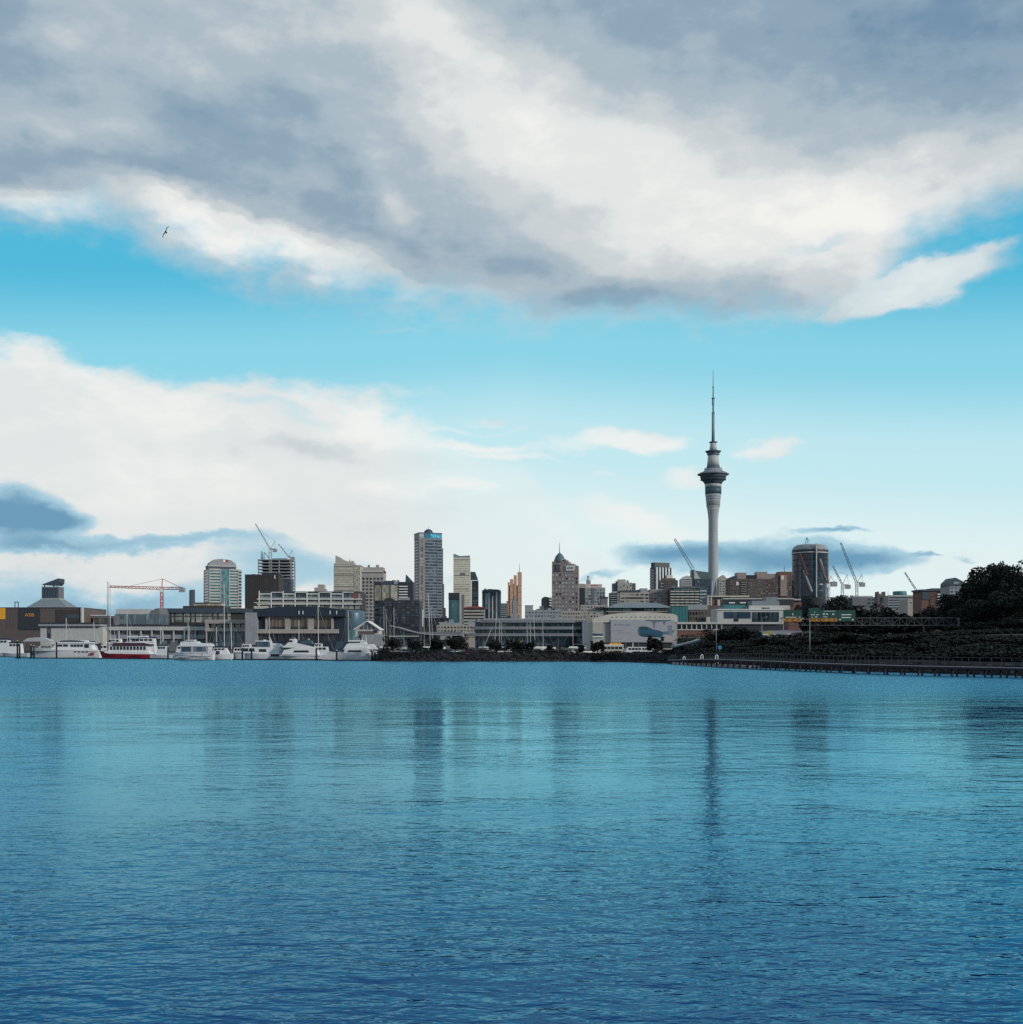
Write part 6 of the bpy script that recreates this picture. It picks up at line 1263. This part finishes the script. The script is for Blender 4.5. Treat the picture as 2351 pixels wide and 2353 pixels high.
# ================================================================== vehicles
TYRE = M('tyre', (.02, .02, .02), .9); CARG = G('car_glass', (.015, .018, .022), (.06, .07, .08)); PAINT = [M('car_white', (.68, .68, .67), .35, .05), M('car_silver', (.40, .42, .44), .35, .05, metal=.4), M('car_blue', (.05, .12, .22), .35, .05), M('car_red', (.22, .03, .04), .35, .05), M('car_black', (.02, .02, .025), .3, .05), M('car_teal', (.16, .26, .30), .35, .05)]
def wheels(r, xs, hw, rad):
    for x in xs:
        for y in (-hw, hw):
            m = MB(); m.tube((x, y - .1, rad), (x, y + .1, rad), rad, k=12); wl_ = m.build('wheel', TYRE, r); m = MB(); m.tube((x, y - .12, rad), (x, y + .12, rad), rad * .5, k=8); m.build('rim', STEEL, wl_)
def car(label, px, D, paint, rz=0., van=False):
    X = WX(px, D); r = empty('parked_van' if van else 'parked_car', (X, D, zt(X, D) + .02), label, 'van' if van else 'car', 'vehicles parked behind the quay', rz)
    L = 5.2 if van else 4.3
    body = [(-L / 2, .35), (-L / 2, .85), (-L / 2 + .08, 2.1), (L / 2 - 1.1, 2.15), (L / 2 - .5, 1.2), (L / 2, 1.0), (L / 2, .35)] if van else [(-L / 2, .35), (-L / 2 - .02, .8), (-L / 2 + .4, .95), (L / 2 - 1.2, .98), (L / 2 - .2, .82), (L / 2, .6), (L / 2, .35)]
    m = MB(); m.prism(list(reversed(body)), -.85, .85); m.build('body', paint, r)
    if van:
        for k in range(4): m = MB(); m.box(-2.2 + k * .95, -1.4 + k * .95, -.87, .87, 1.25, 1.85); m.build('window', CARG, r)
    else:
        m = MB(); m.hexa([(-1.75, -.8, .95), (1.0, -.8, .97), (1.0, .8, .97), (-1.75, .8, .95), (-1.2, -.62, 1.47), (.25, -.62, 1.47), (.25, .62, 1.47), (-1.2, .62, 1.47)]); m.build('cabin_glass', CARG, r)
        m = MB(); m.box(-1.22, .27, -.63, .63, 1.472, 1.52); m.build('roof', paint, r)
    wheels(r, (-L / 2 + .85, L / 2 - .85), .78, .32)
    for y in (-.62, .62): m = MB(); m.box(L / 2 - .04, L / 2 + .03, y - .16, y + .16, .62, .78); m.build('headlight', GELW, r); m = MB(); m.box(-L / 2 - .05, -L / 2 + .03, y - .12, y + .12, .66, .82); m.build('tail_light', REDP, r)
for a in (('white car nose-on behind the quay wall', 1018, 337, PAINT[0], 1.35), ('teal car right of the white nose-on car', 1034, 339, PAINT[5], .9), ('dark blue car behind the tree trunk', 980, 341, PAINT[2], .2), ('silver car near left end of the car park', 928, 342, PAINT[1], .5), ('black car beside the sport yacht', 884, 343, PAINT[4], .1), ('red car left of the twin spar yacht', 1082, 343, PAINT[3], .1),
          ('silver car before the banded offices', 1278, 338, PAINT[1], .1), ('white car right of the silver car at the offices', 1306, 339, PAINT[0], .0), ('pale car at right end of the banded offices', 1350, 336, PAINT[0], .3), ('black car left of the pale car', 1328, 340, PAINT[4], .1), ('dark blue car left of the offices trees', 1240, 346, PAINT[2], .0), ('silver car behind the banner tree', 1528, 318, PAINT[1], .4)):
    car(*a)
for i, (px, D, k, rz, w_) in enumerate(((900, 348, 1, .1, 'left of the dark tree'), (918, 352, 0, .2, 'behind the silver car'), (945, 350, 4, .1, 'under the dark tree'), (962, 348, 0, 1.2, 'nose-on by the trailer'), (995, 350, 1, .2, 'left of the white nose-on car'), (1058, 346, 0, .1, 'behind the broad tree'), (1100, 352, 1, .1, 'right of the red car'), (1122, 348, 4, .1, 'under the leaning spars'), (1160, 350, 0, .1, 'left of the canopy pole'), (1198, 352, 1, .1, 'right of the canopy pole'), (1260, 350, 3, .1, 'left of the office cars'), (1292, 352, 4, .1, 'between the office cars'), (1318, 350, 1, .1, 'behind the office cars'), (1372, 346, 0, .1, 'left of the coach'), (1430, 344, 1, .1, 'between coach and van'), (1498, 340, 4, .1, 'behind the banner tree'))):
    car(['white', 'silver', 'blue', 'red', 'black'][k] + ' car ' + w_, px, D, PAINT[k], rz)
car('cream van with row of windows below the banner', 1455, 330, PAINT[0], 3.1416, True)
car('white van behind the cream van', 1478, 338, PAINT[0], 3.1416, True)
def bus(label, px, D, rz):
    X = WX(px, D); r = empty('coach', (X, D, zt(X, D) + .02), label, 'bus', None, rz); m = MB(); m.box(-3.6, 3.6, -1.15, 1.15, .35, 2.6); m.build('body', CREAM, r); m = MB(); m.box(-3.58, 3.58, -1.12, 1.12, 2.602, 2.85); m.build('roof', GELW, r)
    m = MB(); m.box(-.4, 2.9, -1.0, 1.0, 2.86, 3.35); m.build('roof_sign', ORANGE, r)
    for k in range(6): m = MB(); m.box(-3.4 + k * 1.13, -2.45 + k * 1.13, -1.17, 1.17, 1.45, 2.2); m.build('window', CARG, r)
    m = MB(); m.box(3.58, 3.63, -1, 1, 1.2, 2.3); m.build('windscreen', CARG, r); wheels(r, (-2.3, 2.3), 1.05, .48)
bus('cream coach with orange roof sign left of the van', 1404, 338, 0)
# boat trailer and tarpaulin heaps in the car park
def truck(label, px, D, box, rz=0.):
    X = WX(px, D); r = empty('box_truck', (X, D, zt(X, D) + .02), label, 'truck', 'trucks on the upper road', rz); m = MB(); m.box(-3.4, 1.6, -1.15, 1.15, .8, 3.2); m.build('cargo_box', box, r); m = MB(); m.prism(list(reversed([(1.7, .5), (1.7, 2.4), (2.9, 2.4), (3.4, 1.5), (3.4, .5)])), -1.1, 1.1); cb = m.build('cab', PAINT[0], r)
    m = MB(); m.prism(list(reversed([(2.0, 1.5), (2.0, 2.2), (2.85, 2.2), (3.2, 1.5)])), -1.12, 1.12); m.build('cab_window', CARG, cb); m = MB(); m.box(-3.4, 3.2, -.5, .5, .5, .78); m.build('chassis', DARK, r); wheels(r, (-2.2, 2.4), 1.0, .48)
truck('blue box truck above the dark trees', 1736, 300, M('truck_blue', (.05, .20, .36), .5)); truck('yellow box truck right of the blue truck', 1757, 301, M('truck_yellow', (.28, .24, .10), .5)); truck('grey box truck right of the yellow truck', 1792, 302, STEEL); truck('mauve box truck, last of the row', 1826, 303, M('truck_mauve', (.24, .20, .28), .5))

# ================================================================== poles, flags, bird
def lamp(label, px, D, y0, arm):
    X = WX(px, D); z = zt(X, D); r = empty('lamp_post', (X, D, z - .2), label, 'lamp post', 'lamp posts along the shore'); h = WZ(y0, D) - z + .2
    m = MB(); m.tube((0, 0, 0), (0, 0, h), .09, .05, 8); m.build('pole', STEEL, r); m = MB(); m.tube((0, 0, h), (arm, 0, h + .25), .04); m.build('arm', STEEL, r); m = MB(); m.box(min(arm, arm * 1.4), max(arm, arm * 1.4), -.12, .12, h + .2, h + .32); m.build('lamp_head', CONCL, r)
lamp('lamp post before the white building left of the signs', 1751, 300, 1420, 1.0); lamp('tall thin lamp post in front of the green signs', 1861, 215, 1425, -1.2); lamp('lamp post before the dark viaduct trees', 1646, 262, 1408, .8); lamp('lamp post left of the banner tree', 1468, 318, 1440, -.6); lamp('lamp post left of the second banner lamp', 1438, 322, 1440, .6)
r = empty('flag_mast', (WX(248, 455), 455, .3), 'tall brown flag mast with light on top left of the crane jib', 'mast'); h = WZ(1340, 455) - .3
m = MB(); m.tube((0, 0, -1), (0, 0, h), .26, .12, 8); m.build('pole', BROWN, r); m = MB(); m.lathe([(.1, h), (.28, h + .15), (.28, h + .5), (.05, h + .7)], 10); m.build('light', GELW, r); m = MB(); m.tube((-.9, 0, h - 1.6), (.9, 0, h - 1.6), .05); m.build('yard', BROWN, r)
r = empty('life_ring_sign', (WX(1654, 258), 258, zt(WX(1654, 258), 258)), 'small blue sign on a post below the dark spreading tree', 'sign'); m = MB(); m.tube((0, 0, 0), (0, 0, WZ(1484, 258) - zt(WX(1654, 258), 258)), .05); m.build('post', STEEL, r); m = MB(); zz = WZ(1484, 258) - zt(WX(1654, 258), 258); m.box(-.4, .4, -.06, -.03, zz - .7, zz); m.build('panel', BLUE, r)
# gull
BD = 150.0; r = empty('gull', (WX(381, BD), BD, WZ(533, BD)), 'dark gull banking with wings upright against the cloud edge', 'bird', None)
r.rotation_euler = (0, math.radians(-62), 0); r.scale = (1.3, 1.3, 1.3)
FE = M('gull_feather', (.015, .03, .045), .8)
m = MB(); n = 9; k = 8; vs = []
for i in range(n + 1):
    t = i / n; rr = .085 * math.sin(math.pi * min(1, .06 + .94 * t)) ** .7 + .006
    for j in range(k): a = 2 * math.pi * j / k; vs.append((rr * math.cos(a), -.22 + .44 * t, rr * math.sin(a)))
m.add(vs, [(i * k + j, i * k + (j + 1) % k, (i + 1) * k + (j + 1) % k, (i + 1) * k + j) for i in range(n) for j in range(k)] + [tuple(range(k)), tuple(range(n * k + k - 1, n * k - 1, -1))], True)
for sd in (-1, 1):                                     # wings: inner and hand section, part of the same surface
    P3 = [(.05, -.10, .02), (.05, .08, .02), (.34, .07, .10), (.34, -.07, .10), (.66, -.03, .03), (.72, .12, .0), (.36, .10, .10)]
    f = lambda p, d: (sd * p[0], p[1], p[2] + d)
    m.add([f(p, .012) for p in P3[:4]] + [f(p, -.012) for p in P3[:4]], [(0, 1, 2, 3), (7, 6, 5, 4), (0, 3, 7, 4), (1, 5, 6, 2), (3, 2, 6, 7), (0, 4, 5, 1)])
    Q = [(.34, -.07, .10), (.34, .07, .10), (.62, .12, .04), (.66, .02, .03)]
    m.add([f(p, .011) for p in Q] + [f(p, -.011) for p in Q], [(0, 1, 2, 3), (7, 6, 5, 4), (0, 3, 7, 4), (1, 5, 6, 2), (3, 2, 6, 7), (0, 4, 5, 1)])
m.add([(-.05, .2, 0), (.05, .2, 0), (.10, .36, 0), (-.10, .36, 0), (-.05, .2, .015), (.05, .2, .015), (.10, .36, .01), (-.10, .36, .01)], [(3, 2, 1, 0), (4, 5, 6, 7), (0, 1, 5, 4), (1, 2, 6, 5), (2, 3, 7, 6), (3, 0, 4, 7)])
m.build('body', FE, r)
m = MB(); m.tube((0, -.22, 0), (0, -.30, -.01), .02, .004); m.build('beak', M('beak', (.5, .3, .05)), r)
